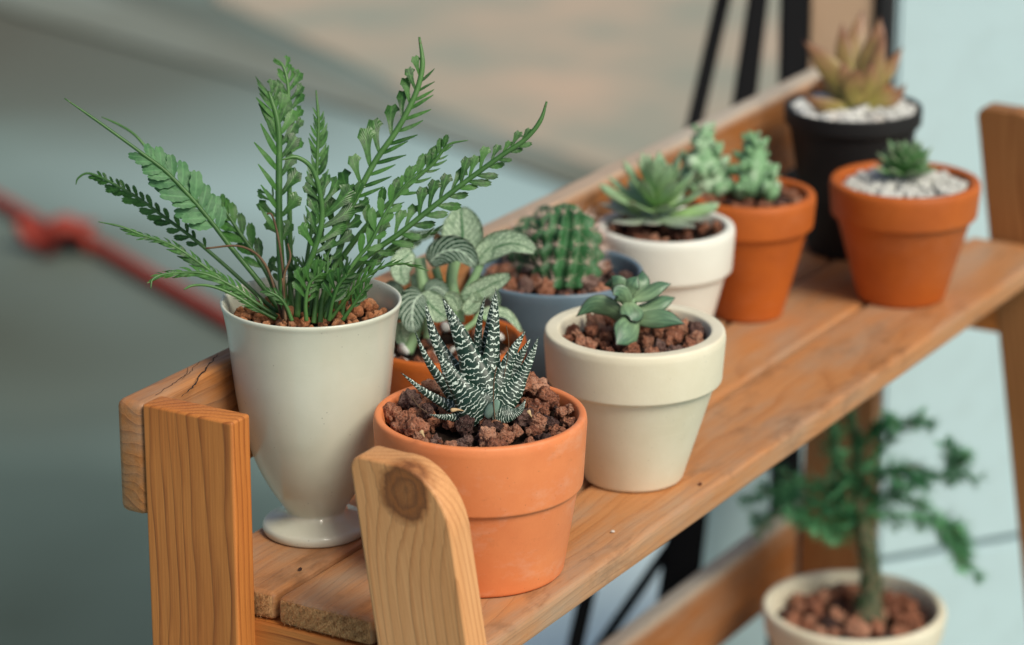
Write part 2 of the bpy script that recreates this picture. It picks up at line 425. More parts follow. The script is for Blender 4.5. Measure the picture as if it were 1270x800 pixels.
def sweep(path, width, thick, roll=0, prof=None, n=24, k=16, keel=.5, face=None, bm=None):
    """fleshy leaf: flattened section swept along a path, its broad side towards the viewer unless rolled; uv = (round, along)"""
    bm = bm or bmesh.new(); uvl = bm.loops.layers.uv.verify()
    pts = spline(path, n); prof = prof or (lambda t: math.sin(math.pi*min(1, .18+.82*t)**.8)**.8)
    rings = []; 
    for i, p in enumerate(pts):
        t = (pts[min(i+1, n)]-pts[max(i-1, 0)]).normalized()
        f = face or -FW
        s = t.cross(f)
        s = s.normalized() if s.length > 1e-5 else t.orthogonal().normalized()
        nn = s.cross(t).normalized()
        s2 = s*math.cos(roll)+nn*math.sin(roll); n2 = s2.cross(t).normalized()
        h = max(prof(i/n), .015)
        ring = []
        for j in range(k):
            a = 2*math.pi*j/k; ca, sa = math.cos(a), math.sin(a)
            th = thick*h*(1 if sa > 0 else keel)
            ring.append(bm.verts.new(p+s2*ca*width*.5*h+n2*sa*th*.5))
        rings.append(ring)
    for i in range(n):
        for j in range(k):
            j2 = (j+1) % k
            f = bm.faces.new((rings[i][j], rings[i][j2], rings[i+1][j2], rings[i+1][j]))
            for lp, (uu, vv) in zip(f.loops, ((j/k, i/n), ((j+1)/k, i/n), ((j+1)/k, (i+1)/n), (j/k, (i+1)/n))): lp[uvl].uv = (uu, vv)
    bm.faces.new(rings[0][::-1]); bm.faces.new(rings[-1])
    bmesh.ops.recalc_face_normals(bm, faces=bm.faces)
    return bm
def blade(path, width, cup=.15, roll=0, prof=None, n=16, k=8, face=None, wavy=0):
    """thin leaf with a folded midrib; uv = (across, along)"""
    bm = bmesh.new(); uvl = bm.loops.layers.uv.verify(); pts = spline(path, n); rows = []
    prof = prof or (lambda t: math.sin(math.pi*t**.8)**.7)
    for i, p in enumerate(pts):
        t = (pts[min(i+1, n)]-pts[max(i-1, 0)]).normalized(); f = face or -FW
        s = t.cross(f); s = s.normalized() if s.length > 1e-5 else t.orthogonal().normalized()
        nn = s.cross(t).normalized(); s2 = s*math.cos(roll)+nn*math.sin(roll); n2 = s2.cross(t).normalized()
        h = max(prof(i/n), .02); row = []
        for j in range(k+1):
            x = j/k*2-1
            z = -cup*width*(x*x)*h + wavy*width*math.sin(i*1.9+j)*abs(x)*.25
            row.append(bm.verts.new(p+s2*x*width*.5*h+n2*(-z)))
        rows.append(row)
    for i in range(n):
        for j in range(k):
            f = bm.faces.new((rows[i][j], rows[i][j+1], rows[i+1][j+1], rows[i+1][j]))
            for lp, (uu, vv) in zip(f.loops, ((j/k, i/n), ((j+1)/k, i/n), ((j+1)/k, (i+1)/n), (j/k, (i+1)/n))): lp[uvl].uv = (uu, vv)
    g = list(bm.faces)
    bmesh.ops.solidify(bm, geom=g, thickness=.0006)
    return bm
def rock_mesh(i, m, sub=3, rough=.28, flat=1):
    bm = bmesh.new(); bmesh.ops.create_icosphere(bm, subdivisions=sub, radius=.5)
    o = Vector((i*3.1, i*1.7, i*.9))
    planes = [(Vector((random.gauss(0, 1), random.gauss(0, 1), random.gauss(0, 1))).normalized(), random.uniform(.27, .42)) for _ in range(9)]
    for v in bm.verts:
        d = v.co.normalized(); r = .5
        for pn, h in planes:
            c = d.dot(pn)
            if c > .05: r = min(r, h/c)
        r += (noise.noise(d*2.2+o))*rough*.34 + noise.noise(d*5+o)*rough*.09 + noise.noise(d*12+o)*rough*.05
        v.co = d*r; v.co.z *= flat
    me = bm_mesh(bm, 'rock'); me.materials.append(m); return me
LAVA = [rock_mesh(i, M_LAVA, 4, .45) for i in range(9)]+[rock_mesh(i+20, M_LAVAD, 4, .55) for i in range(3)]
GRIT = [rock_mesh(i+40, M_GRIT, 3, .3) for i in range(7)]
PEB = [rock_mesh(i+60, M_PEB, 2, .08, .75) for i in range(4)]
def scatter(parent, name, meshes, r, z0, size, n, jit=.3, gap=.40, heap=0.0, zj=.25):
    """stones lying in the pot mouth, each one an object"""
    pts = []; tries = 0
    while len(pts) < n and tries < n*60:
        tries += 1; a = random.uniform(0, 2*math.pi); q = r*math.sqrt(random.random())
        s = size*random.uniform(1-jit, 1+jit); x, y = q*math.cos(a), q*math.sin(a)
        if q > r-s*.42: continue
        if any((x-px)**2+(y-py)**2 < (gap*(s+ps))**2 for px, py, ps in pts): continue
        pts.append((x, y, s))
        o = link(name, random.choice(meshes), parent)
        o.location = (x, y, z0+heap*(1-(q/r)**2)+random.uniform(-zj, zj)*s)
        o.rotation_euler = [random.uniform(0, 6.28) for _ in range(3)]; o.scale = (s*random.uniform(.85, 1.2), s, s*random.uniform(.8, 1))
def stone_mass(parent, name, m, r, z0, size, n, heap=0):
    bm = bmesh.new(); srcs = []
    for i in range(3):
        b = bmesh.new(); bmesh.ops.create_icosphere(b, subdivisions=1, radius=.5); srcs.append([v.co.copy() for v in b.verts]); fc = [[v.index for v in f.verts] for f in b.faces]; b.free()
    for _ in range(n):
        a = random.uniform(0, 6.283); q = (r-size*.4)*math.sqrt(random.random()); s = size*random.uniform(.7, 1.3)
        c = Vector((q*math.cos(a), q*math.sin(a), z0+heap*(1-(q/r)**2)+random.uniform(-.3, .3)*s))
        vs = [bm.verts.new(c+Vector((k.x*s*random.uniform(.9, 1.1), k.y*s, k.z*s*.8))) for k in srcs[0]]
        for f in fc: bm.faces.new([vs[i] for i in f])
    return obj(name, bm, m, parent, kind='stuff')
def soil(parent, r, z, heap=.003):
    bm = lathe([(0, z+heap), (r*.5, z+heap*.8), (r*.98, z)], 48)
    for v in bm.verts: v.co.z += random.uniform(-.0008, .0008)
    return obj('soil', bm, M_SOIL, parent)
def clay_pot(parent, m, rb, rr, H, collar=.28, lip=.005, wall=.005, fill=.012, step=.003, cz=None):
    """flower pot with a stepped collar; rr outer radius of the rim, rb of the foot"""
    rc = rr*.965; zc = H*(1-collar); rbody = rb+(rc-step-rb)*.97
    out = [(0, .001), (rb*.72, .001), (rb-.002, 0), (rb, .0012), (rbody, zc-.0006), (rc, zc), (rr, H-.004), (rr-.0008, H), (rr-wall, H), (rr-wall-.0012, H-.005), (rr-wall-.003, H-fill-.012)]
    return obj('pot', lathe(rnd_corner(out, .0016), 128), m, parent)

# ================================================================== setting
def ground_mat():
    n = NT('pale concrete floor')
    p = n.obj
    a = n.noise(p, .9, 4, .55); b = n.noise(n.map(p, (1, 1, 1), (4, 9, 0)), .45, 3); f = n.noise(p, 60, 4, .6)
    c = n.mix(n.ramp(a, (.3, 0.0), (.75, 1.0)), (.235, .355, .33), (.28, .405, .375))
    c = n.mix(n.ramp(f, (.4, 0.0), (.8, .15)), c, (.16, .16, .15))
    pd = n.vmath('ADD', p, n.comb(n.math('MULTIPLY', n.math('SUBTRACT', a, .5), .9), n.math('MULTIPLY', n.math('SUBTRACT', b, .5), .9), 0.0))
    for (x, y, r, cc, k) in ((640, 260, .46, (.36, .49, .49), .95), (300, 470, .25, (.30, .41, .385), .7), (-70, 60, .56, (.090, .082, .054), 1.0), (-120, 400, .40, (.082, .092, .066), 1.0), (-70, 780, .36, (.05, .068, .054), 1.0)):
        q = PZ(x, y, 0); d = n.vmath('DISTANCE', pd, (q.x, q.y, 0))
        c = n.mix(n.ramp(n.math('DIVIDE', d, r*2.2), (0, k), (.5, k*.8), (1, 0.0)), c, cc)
    n.set(c, .6, n.bump(f, .2, .002), spec=.3); return n.m
def patch_mat(name, c1, c2, sc=2.2):
    n = NT(name); a = n.noise(n.obj, sc, 3, .55); b = n.noise(n.obj, 40, 3)
    c = n.mix(n.ramp(a, (.35, 0.0), (.7, 1.0)), c1, c2); c = n.mix(n.ramp(b, (.45, 0.0), (.8, .08)), c, (.12, .1, .08))
    n.set(c, .7, n.bump(b, .2, .002), spec=.25); return n.m
def sheet(name, pts, z, m, label=None):
    bm = bmesh.new(); vs = [bm.verts.new((x, y, z)) for x, y in pts]; bm.faces.new(vs)
    o = obj(name, bm, m, None, smooth=False, kind='structure'); return o
sheet('ground', [(-30, -30), (30, -30), (30, 30), (-30, 30)], 0, ground_mat())
def gq(pl, z): return [PZ(x, y, z)[:2] for x, y in pl]
sheet('pavement', gq([(250, -60), (270, 0), (420, 70), (600, 165), (745, 232), (1000, 330), (1500, 300), (1700, -60)], .004), .004, patch_mat('sandy beige paving', (.30, .31, .25), (.50, .38, .28), 3.4))
sheet('pale_floor', gq([(640, 500), (1400, 450), (1400, 1000), (560, 1000)], .006), .006, patch_mat('pale floor sheet', (.62, .76, .76), (.70, .82, .82), 2.0))  # paler sheet laid over the floor beyond the shelf
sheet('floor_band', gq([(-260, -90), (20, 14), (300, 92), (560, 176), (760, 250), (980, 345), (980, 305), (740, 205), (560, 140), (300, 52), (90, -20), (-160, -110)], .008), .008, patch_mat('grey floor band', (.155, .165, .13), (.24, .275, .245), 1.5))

# ================================================================== shelf
TB = .0155
shelf = empty('plant_shelf', (0, 0, 0), 'two tier orange pine shelf with slatted boards and back rails holding the pots', 'shelf')
XE, XF = -.0835, .703                       # inner faces of the end posts
for lv, z0 in enumerate((ZS, ZS-.34)):
    for (y0, y1, xs) in ((-.0525, .0098, -.0855), (.0130, .0713, -.0838), (.0745, .134, -.082)):
        o = board_obj('plank', XF-.003-xs, y1-y0, TB, W_PLANK, shelf, (xs, y0, z0-TB), bev=.0034, sawn_end=(y0 > -.05))
        if lv == 0 and y0 > 0:              # torn fibres on the sawn end
            bm = bmesh.new()
            for _ in range(800):
                yy = random.uniform(.003, y1-y0-.003); zz = random.uniform(.001, TB-.0005)
                L = random.uniform(.0008, .0032); d = Vector((-1, random.gauss(0, .9), random.gauss(0, .7))).normalized()*L
                p = Vector((.0002, yy, zz)); s = d.cross(Vector((0, .3, 1))).normalized()*random.uniform(.00015, .0004)
                a, b, c = bm.verts.new(p-s), bm.verts.new(p+s), bm.verts.new(p+d)
                bm.faces.new((a, b, c))
            obj('torn_fibres', bm, M_SAWN, o, smooth=False, kind='stuff')
    board_obj('rail', .743+.099, .062, .0175, W_RAIL, shelf, (-.099, .159, z0+.035), (R(90), 0, 0), bev=.0042)
    for x0 in (-.0865+.002, XF+.001):       # cross boards carrying the planks at each end
        board_obj('cross_board', .1915, .055, .016, W_POST, shelf, (x0, -.0515, z0-TB-.0005-.055), (R(90), 0, R(90)), bev=.0015)
def upright(x0, y0, z1, L, W, T, m, lean=0, name='post', bev=.002):
    """vertical board: length down from z1, width along y, thickness along x"""
    return board_obj(name, L, W, T, m, shelf, (x0, y0, z1), (0, R(90), 0), bev=bev)
# posts: local x down, local y = world y, local z = world x
o = board_obj('post', ZS+.0975, .0560, .0160, W_POST, shelf, (-.0995, .0852, ZS+.0975), (0, R(90), 0), bev=.0014)
o = board_obj('post', ZS+.0975, .0560, .0160, W_DARK, shelf, (XF, .0812, ZS+.0975), (0, R(90), 0), bev=.0014)
def leg_bm(L, W, T):
    """board with rounded top corners: x down the leg, y across, z thickness"""
    bm = bmesh.new(); prof = []
    r1, r2 = .0075, .030
    for i in range(13):                     # far (left) corner, small radius
        a = math.pi/2*i/12; prof.append((r1-r1*math.sin(a), W-r1+r1*math.cos(a)))
    for i in range(21):                     # near corner, large radius
        a = math.pi/2*i/20; prof.append((.003+r2*1.25*(1-math.cos(a)), r2*(1-math.sin(a))))
    prof += [(L, 0), (L, W)]
    a = [bm.verts.new((x, y, 0)) for x, y in prof]; b = [bm.verts.new((x, y, T)) for x, y in prof]; n = len(prof)
    bm.faces.new(a); bm.faces.new(b[::-1])
    for i in range(n): bm.faces.new((a[i], b[i], b[(i+1) % n], a[(i+1) % n]))
    bmesh.ops.recalc_face_normals(bm, faces=bm.faces)
    es = [e for e in bm.edges if (abs(e.verts[0].co.z-e.verts[1].co.z) < 1e-7)]
    bmesh.ops.bevel(bm, geom=es, offset=.0016, segments=3, affect='EDGES', profile=.5)
    return bm
LEAN = .155
for x0, top, mm in ((-.1045, .1010, W_LEG), (XF, .0985, W_DARK)):
    Lg = (ZS+top)/math.cos(math.atan(LEAN))
    o = obj('leg', leg_bm(Lg, .054, .018), mm, shelf)
    ang = math.atan(LEAN)
    # local x -> down and forward (-y), local y -> +y, local z -> +x
    ex = Vector((0, -math.sin(ang), -math.cos(ang))); ey = Vector((0, math.cos(ang), -math.sin(ang))); ez = ex.cross(ey)
    if ez.x < 0: ez = -ez
    M = Matrix(((ex.x, ey.x, ez.x, x0), (ex.y, ey.y, ez.y, .013-.054), (ex.z, ey.z, ez.z, ZS+top+.003), (0, 0, 0, 1)))
    if M.to_3x3().determinant() < 0: print('flip!')
    o.matrix_basis = M; autosmooth(o, 40)
# cracks in the rail's top and inner edge
def crack(parent, pts, w0, nrm, name='crack'):
    bm = bmesh.new(); sp = spline(pts, 60); L = []; Rr = []
    for i, p in enumerate(sp):
        t = (sp[min(i+1, 60)]-sp[max(i-1, 0)]).normalized(); s = t.cross(nrm).normalized()
        ww = w0*(.25+abs(noise.noise(p*400)))*math.sin(math.pi*min(1, i/60*.94+.05))+.00008
        j = Vector((noise.noise(p*260), noise.noise(p*260+Vector((5, 5, 5))), 0))*.0012
        L.append(bm.verts.new(p+s*ww+j)); Rr.append(bm.verts.new(p-s*ww+j))
    for i in range(60): bm.faces.new((L[i], L[i+1], Rr[i+1], Rr[i]))
    return obj(name, bm, M_CRACK, parent, world=True, smooth=False)
rail = [c for c in shelf.children if c.name == 'rail'][0]
zt = ZS+.0973
for pl, w0 in (([(226, 492), (239, 480), (247, 467), (262, 449), (272, 438)], .00075), ([(193, 490), (212, 477), (228, 466), (234, 456)], .0003), ([(225, 470), (236, 461), (247, 447)], .0002)):
    crack(shelf, [PZ(x, y, zt) for x, y in pl], w0, Vector((0, 0, 1)))

# small debris on the boards
t = tube([PZ(x, y, ZS-.008) for x, y in ()] or [P(319, 757, 1.615), P(322, 751, 1.614), P(329, 748, 1.614), P(335, 750, 1.613), P(341, 748, 1.613), P(346, 752, 1.612), P(343, 756, 1.612)], .00045, 6)
obj('thread', t, NT('white thread').set((.5, .52, .52), .8).m, None, label='white bit of frayed thread stuck at the sawn board ends', cat='thread')
me = rock_mesh(99, NT('dried white droplet').set((.62, .58, .52), .5).m, 2, .1, .5)
o = link('stone_chip', me, None, loc=PZ(760, 659, ZS+.0008), label='tiny whitish chip lying on the front board beside the tall terracotta pot', cat='chip'); o.scale = (.0035, .0026, .002)

for i, (x, y, lab) in enumerate(((596, 762, 'small red grit crumb on the front board by the lean leg'), (868, 600, 'red grit crumb on the front board right of the cream pot'), (372, 706, 'orange grit crumb on the middle board below the urn foot'))):
    o = link('grit_crumb', (LAVA+GRIT)[i*5 % 16], None, loc=PZ(x, y, ZS+.0009), label=lab, cat='crumb', group='crumbs of grit on the boards'); o.scale = (.0026, .0022, .002)

# ================================================================== pots and plants
def potted(name, x, y, label, z=ZS, group='potted plants on the shelf'):
    return empty(name, (x, y, z), label, 'potted plant', group)

# ---- urn with fern
UX, UY = -.0035+.006, .1050
urn = potted('potted_fern', UX, UY, 'green fern with feathery fronds in a tall ivory footed urn')
pr = [(0, .003), (.018, .003), (.0268, 0), (.0286, .001), (.0291, .0040), (.0280, .0062), (.0235, .0076), (.0186, .0096), (.0163, .0118), (.0162, .0135), (.0196, .0185), (.0250, .0270), (.0300, .0370), (.0345, .0490), (.0382, .0620), (.0408, .0760), (.0425, .0900), (.0438, .1050), (.0452, .1180), (.0470, .1270), (.0481, .1298), (.0479, .1312), (.0466, .1314), (.0452, .1290), (.0436, .120), (.0425, .112)]
obj('urn', lathe(rnd_corner(pr, .006, 5), 144), M_URN, urn)
soil(urn, .0425, .1165, .003)
scatter(urn, 'stone', GRIT, .0440, .1205, .0068, 120, .35, heap=.001)
UD = (wloc(urn)+Vector((0, 0, .13))-cam_loc).dot(FW)     # depth of the urn's mouth

# leaflet shapes, along +x, length 1
def leaflet_mesh(kind, seed):
    rs = random.Random(seed); bm = bmesh.new(); uvl = bm.loops.layers.uv.verify(); n = 16; k = 4; rows = []
    for i in range(n+1):
        t = i/n
        if kind == 'fan': h = .022+.20*t**1.4+.012*math.sin(t*9); lx = t
        elif kind == 'oblong': h = (1+.06*math.sin(t*25))*(.022+.130*math.sin(math.pi*min(1, t**1.35*.88))**.85*(1 if t < .93 else .8))
        elif kind == 'thin': h = .014+.054*math.sin(math.pi*t**.75)
        else: h = (1+.10*math.sin(t*22+1))*(.05+.15*math.sin(math.pi*(t**1.1)*.90)**.9)
        row = []
        for j in range(k+1):
            x = j/k*2-1; xx = t
            if kind == 'fan' and t > .75: xx = t-.16*(x*x)*(t-.75)/.25+(.05 if j in (1, 3) else -.02)*(t-.75)/.25*1.3
            if kind in ('oblong', 'round') and t > .8: xx = t-.05*(1-x*x)*(1 if j == 2 else 0)
            z = -.16*t*t+.05*abs(x)*h*5*.5
            if kind == 'thin': z = .10*math.sin(t*3)-.1*t
            y = x*h+.10*t*t*(1 if kind != 'thin' else 1.6)
            row.append(bm.verts.new((xx, y, z)))
        rows.append(row)
    for i in range(n):
        for j in range(k):
            f = bm.faces.new((rows[i][j], rows[i][j+1], rows[i+1][j+1], rows[i+1][j]))
            for lp, (uu, vv) in zip(f.loops, ((j/k, i/n), ((j+1)/k, i/n), ((j+1)/k, (i+1)/n), (j/k, (i+1)/n))): lp[uvl].uv = (uu, vv)
    return bm_mesh(bm, 'leaflet')
LFM = {}
for mn, mt in (('g', M_FERN), ('l', M_FERNL)):
    for kd in ('fan', 'oblong', 'thin', 'round'):
        me = leaflet_mesh(kd, 1); me.materials.append(mt); LFM[kd, mn] = me
PXM = UD/FPX                                 # metres per photo pixel at the urn
leaf_count = 0
def frond(path, a, b, n, Ll, Lr, kl='oblong', kr='oblong', roll=0, d0=0, d1=0, r0=.0016, r1=.0006, ang=48, single=True, mt='g', stem=None, wf=1.0, tip=True):
    """one frond: path of photo points from base to tip, depth offset running from d0 to d1, leaflets between fractions a and b"""
    global leaf_count
    m = len(path); pts = [P(x, y, UD+d0+(d1-d0)*(i/(m-1))) for i, (x, y) in enumerate(path)]
    sp = spline(pts, 60)
    fr = obj('frond', tube(sp, lambda t: (r0+(r1-r0)*t)*(1 if t < .9 else 1-(t-.9)*5.5), 8), stem or M_STEM, urn, world=True)
    if tip:                                 # browned, dried tip
        obj('dry_tip', tube(spline([sp[58].lerp(sp[59], .5), sp[59], sp[60]], 4), lambda t: r1*(.62-.25*t), 8), M_BROWN, fr, world=True)
    base = wloc(urn); rest = bmesh.new(); any_rest = False
    for side in (1, -1):
        ns = n if isinstance(n, int) else n[side < 0]
        for i in range(ns):
            q = a+(b-a)*(i+.5*(side > 0))/ns+random.uniform(-.006, .006)
            k = int(q*60); k = max(1, min(59, k)); p = sp[k].lerp(sp[k+1], q*60-k) if q*60 > k else sp[k]
            t = (sp[k+1]-sp[k-1]).normalized()
            s = t.cross(-FW).normalized()*-side      # left of the stem for side 1
            s = (s*math.cos(roll)+(-FW)*math.sin(roll)*side).normalized()
            u = (q-a)/(b-a); env = .62+.38*math.sin(math.pi*min(1, u*1.1+.12))**.8
            L = (Ll if side > 0 else Lr)*1.08*PXM*env*random.uniform(.88, 1.12)
            if L <= 0: continue
            A = R(ang+random.uniform(-7, 7)-12*u)
            d = (t*math.cos(A)+s*math.sin(A)+FW*random.uniform(-.22, .22)).normalized()
            nn = d.cross(t).normalized()*side
            if nn.dot(FW) > 0: nn = -nn
            nn = (nn+Vector((random.uniform(-.25, .25), random.uniform(-.25, .25), .15))).normalized()
            yv = nn.cross(d).normalized(); nn = d.cross(yv)
            if yv.dot(t) < 0: yl = -1
            else: yl = 1
            kd = kl if side > 0 else kr
            M = Matrix(((d.x*L, yv.x*L*yl*wf, nn.x*L, p.x-base.x), (d.y*L, yv.y*L*yl*wf, nn.y*L, p.y-base.y), (d.z*L, yv.z*L*yl*wf, nn.z*L, p.z-base.z), (0, 0, 0, 1)))
            if single and leaf_count < 298:
                o = link('leaflet', LFM[kd, mt], fr); o.matrix_basis = M; leaf_count += 1
            else:
                tmp = bmesh.new(); tmp.from_mesh(LFM[kd, mt]); bmesh.ops.transform(tmp, matrix=M, verts=tmp.verts)
                mm = bpy.data.meshes.new('t'); tmp.to_mesh(mm); tmp.free(); rest.from_mesh(mm); bpy.data.meshes.remove(mm); any_rest = True
    if any_rest: obj('leaflet_rows', rest, M_FERN if mt == 'g' else M_FERNL, fr, kind='stuff')
    else: rest.free()
    return fr
# left fans
frond([(350, 388), (318, 345), (285, 305), (262, 275), (235, 243), (205, 212), (180, 193), (150, 171), (115, 146), (80, 122)], .30, .67, (12, 12), 32, 32, 'round', 'round', .3, 0, -.02, .0015, .0007, 56, mt='l', wf=1.15)
frond([(346, 390), (318, 365), (280, 330), (240, 296), (205, 270), (172, 246), (148, 232), (125, 220), (108, 215), (97, 221), (94, 229)], .26, .72, (15, 15), 24, 16, 'oblong', 'oblong', -.25, .004, .01, .0012, .0005, 44, wf=1.15)
frond([(344, 392), (312, 372), (280, 350), (250, 328), (215, 305), (175, 291), (150, 281), (122, 275)], .15, .78, (20, 16), 23, 15, 'thin', 'thin', .4, .002, -.01, .0011, .0005, 42, wf=1.7)
frond([(344, 393), (318, 376), (290, 356), (255, 340), (225, 338), (200, 341), (189, 347), (187, 358)], .10, .78, (19, 15), 21, 16, 'thin', 'thin', .4, -.004, -.02, .0011, .0005, 42, wf=1.7)
frond([(342, 396), (318, 383), (290, 366), (262, 355), (240, 354), (228, 359)], .1, .42, (7, 6), 16, 12, 'thin', 'thin', .8, -.012, -.02, .0010, .0006, 35, wf=1.8)
frond([(349, 392), (336, 350), (318, 318), (297, 288), (281, 264), (272, 250)], .25, .97, (7, 7), 32, 30, 'oblong', 'oblong', .2, .012, .02, .0014, .0007, 40, wf=1.2)
frond([(352, 388), (330, 335), (285, 280), (235, 240), (195, 200), (170, 170), (150, 156), (126, 145)], .35, .60, (7, 7), 20, 14, 'oblong', 'oblong', .4, .02, .03, .0012, .0006, 45, single=False)
# upright middle
frond([(352, 392), (349, 340), (346, 270), (346, 210), (346, 170), (343, 145), (337, 125), (333, 113)], .22, .95, (13, 12), 40, 38, 'thin', 'fan', .25, .0, 0, .0022, .0013, 46, wf=1.3)
frond([(361, 390), (360, 320), (359, 250), (359, 180), (358, 135), (357, 105), (351, 82), (340, 72)], .40, .88, (7, 9), 22, 30, 'oblong', 'fan', .5, .012, .02, .0016, .0007, 50, wf=1.1)
frond([(372, 390), (378, 340), (386, 285), (392, 230), (394, 180), (395, 150), (392, 112)], .28, .87, (16, 16), 21, 26, 'thin', 'thin', .4, .014, .02, .0012, .0008, 52, wf=1.9)
frond([(368, 393), (372, 355), (388, 315), (399, 275), (397, 240), (387, 209), (368, 195), (350, 198)], .28, .62, (6, 6), 34, 44, 'fan', 'fan', .4, -.012, -.03, .0018, .0010, 50, wf=1.15)
# right fans
frond([(400, 392), (412, 340), (424, 300), (434, 262), (450, 228), (468, 196), (490, 165), (508, 133), (519, 106), (524, 78), (520, 46)], .30, .86, (9, 13), 43, 38, 'fan', 'thin', .05, .0, .004, .0018, .0014, 50, wf=1.05)
frond([(398, 392), (425, 350), (455, 318), (495, 290), (530, 262), (562, 237), (590, 216), (622, 193), (652, 172), (670, 150), (678, 126)], .18, .80, (15, 15), 34, 30, 'fan', 'oblong', .1, -.008, -.004, .0017, .0012, 46, wf=1.05)
frond([(392, 394), (412, 340), (435, 305), (462, 272), (490, 245), (520, 218), (538, 202), (549, 187), (560, 178), (580, 174)], .28, .82, (9, 9), 29, 24, 'oblong', 'thin', .3, .006, .0, .0018, .0006, 46, wf=1.3)
frond([(396, 393), (420, 365), (450, 336), (482, 312), (515, 297), (545, 285)], .25, .98, (11, 10), 22, 18, 'thin', 'thin', .6, .012, .03, .0012, .0005, 36, wf=1.8)
frond([(410, 396), (428, 372), (445, 352), (470, 333), (500, 327), (532, 336)], .1, .9, (11, 10), 20, 16, 'thin', 'thin', .8, -.01, -.015, .0011, .0005, 38, single=False, wf=1.5)
frond([(404, 396), (418, 358), (440, 325), (460, 300), (476, 268), (500, 232), (525, 208)], .35, .95, (7, 7), 26, 22, 'oblong', 'oblong', .4, -.018, -.02, .0014, .0006, 44, single=False, wf=1.2)
frond([(384, 393), (392, 350), (408, 310), (428, 268), (445, 246)], .4, .99, (4, 5), 38, 30, 'fan', 'fan', .4, -.005, -.012, .0014, .0007, 46, single=False, wf=1.15)
frond([(366, 394), (360, 352), (355, 300), (343, 255), (330, 235)], .45, .97, (4, 4), 30, 26, 'fan', 'thin', .5, .01, .02, .0012, .0006, 46, single=False)
# short young fronds round the rim
frond([(380, 398), (379, 376), (384, 352), (400, 338)], .35, 1.0, (5, 5), 26, 28, 'fan', 'fan', .6, -.022, -.030, .0012, .0007, 55, single=False, wf=1.2)
frond([(408, 398), (412, 376), (420, 354), (432, 340)], .35, 1.0, (5, 5), 24, 24, 'fan', 'oblong', .6, -.02, -.026, .0012, .0007, 50, single=False, wf=1.2)
frond([(425, 397), (437, 380), (447, 365), (458, 352)], .3, 1.0, 6, 16, 16, 'oblong', 'oblong', .7, -.02, -.024, .0012, .0006, 45, single=False)
frond([(362, 398), (355, 380), (345, 368), (330, 360)], .3, 1.0, 6, 15, 15, 'oblong', 'oblong', .7, -.02, -.024, .0012, .0006, 45, single=False)
for i in range(9):
    x = 356+i*8.4+random.uniform(-2, 2); dd = random.uniform(-.02, .012)
    frond([(x, 398+dd*-300), (x+random.uniform(-4, 4), 372), (x+random.uniform(-8, 10), 348), (x+random.uniform(-16, 22), 318)], .55, 1, 3, 17, 17, 'oblong', 'thin', .5, dd, dd, .0015, .0008, 45, single=False, wf=1.3)
for pl, dd in (([(351, 396), (352, 350), (346, 300), (338, 268), (331, 265)], -.012), ([(352, 396), (352, 345), (360, 320), (357, 302)], -.014), ([(350, 394), (330, 330), (300, 306), (255, 308)], -.01), ([(354, 398), (353, 372), (350, 345)], -.02)):
    obj('dried_stem', tube(spline([P(x, y, UD+dd) for x, y in pl], 20), lambda t: .0009-.0004*t, 6), M_BROWN, urn, world=True)

# ---- zebra haworthia in the front terracotta pot
TX, TY = .0035, .0015
hp = potted('potted_haworthia', TX, TY, 'zebra striped succulent in the front orange terracotta pot filled with lava rock')
clay_pot(hp, M_TERRA, .0438, .0556, .0868, collar=.44, wall=.0045, fill=.010, step=.0022)
q = P(681, 562, 1.535)-wloc(hp); q.z = .0715; a_ = math.atan2(q.y, q.x)
o = link('paint_fleck', me, hp, loc=(math.cos(a_)*.0551, math.sin(a_)*.0551, q.z)); o.scale = (.0022, .0022, .0022)
soil(hp, .0505, .076, .003)
scatter(hp, 'stone', LAVA, .0512, .0805, .0128, 60, .35, gap=.47, heap=.003, zj=.2)
scatter(hp, 'stone', LAVA, .0500, .0865, .0110, 12, .3, gap=.7, heap=.001, zj=.2)
for sx, sy, sz, ss in ((.040, -.012, .089, .015), (.033, -.004, .092, .014), (.044, -.002, .090, .0145), (.036, -.020, .087, .0145), (.030, .012, .089, .013)):
    o = link('stone', LAVA[random.randrange(9)], hp, loc=(sx, sy, sz)); o.scale = (ss, ss*.9, ss*.9); o.rotation_euler = (sx*90, sy*200, sz*50)
scatter(hp, 'grit', LAVA, .0505, .0820, .0045, 60, .35, heap=.004)
HD = (wloc(hp)+Vector((0, 0, .09))-cam_loc).dot(FW)
PM2 = HD/FPX
hawp = lambda t: (.70+.30*math.sin(math.pi*min(1, t*2.0+.1)))*(1-t**1.35)**.85*(1.08) if t < 1 else 0
def hleaf(path, wpx, d0, d1, roll=0, th=.5, m=None, parent=hp, D=HD, prof=hawp, bend=0, name='leaf', keel=.6, n=28):
    k = len(path); pts = [P(x, y, D+d0+(d1-d0)*i/(k-1)+bend*math.sin(math.pi*i/(k-1))) for i, (x, y) in enumerate(path)]
    return obj(name, sweep(pts, wpx*D/FPX, wpx*D/FPX*th, roll, prof, n=n, keel=keel), m or M_HAW, parent, world=True)
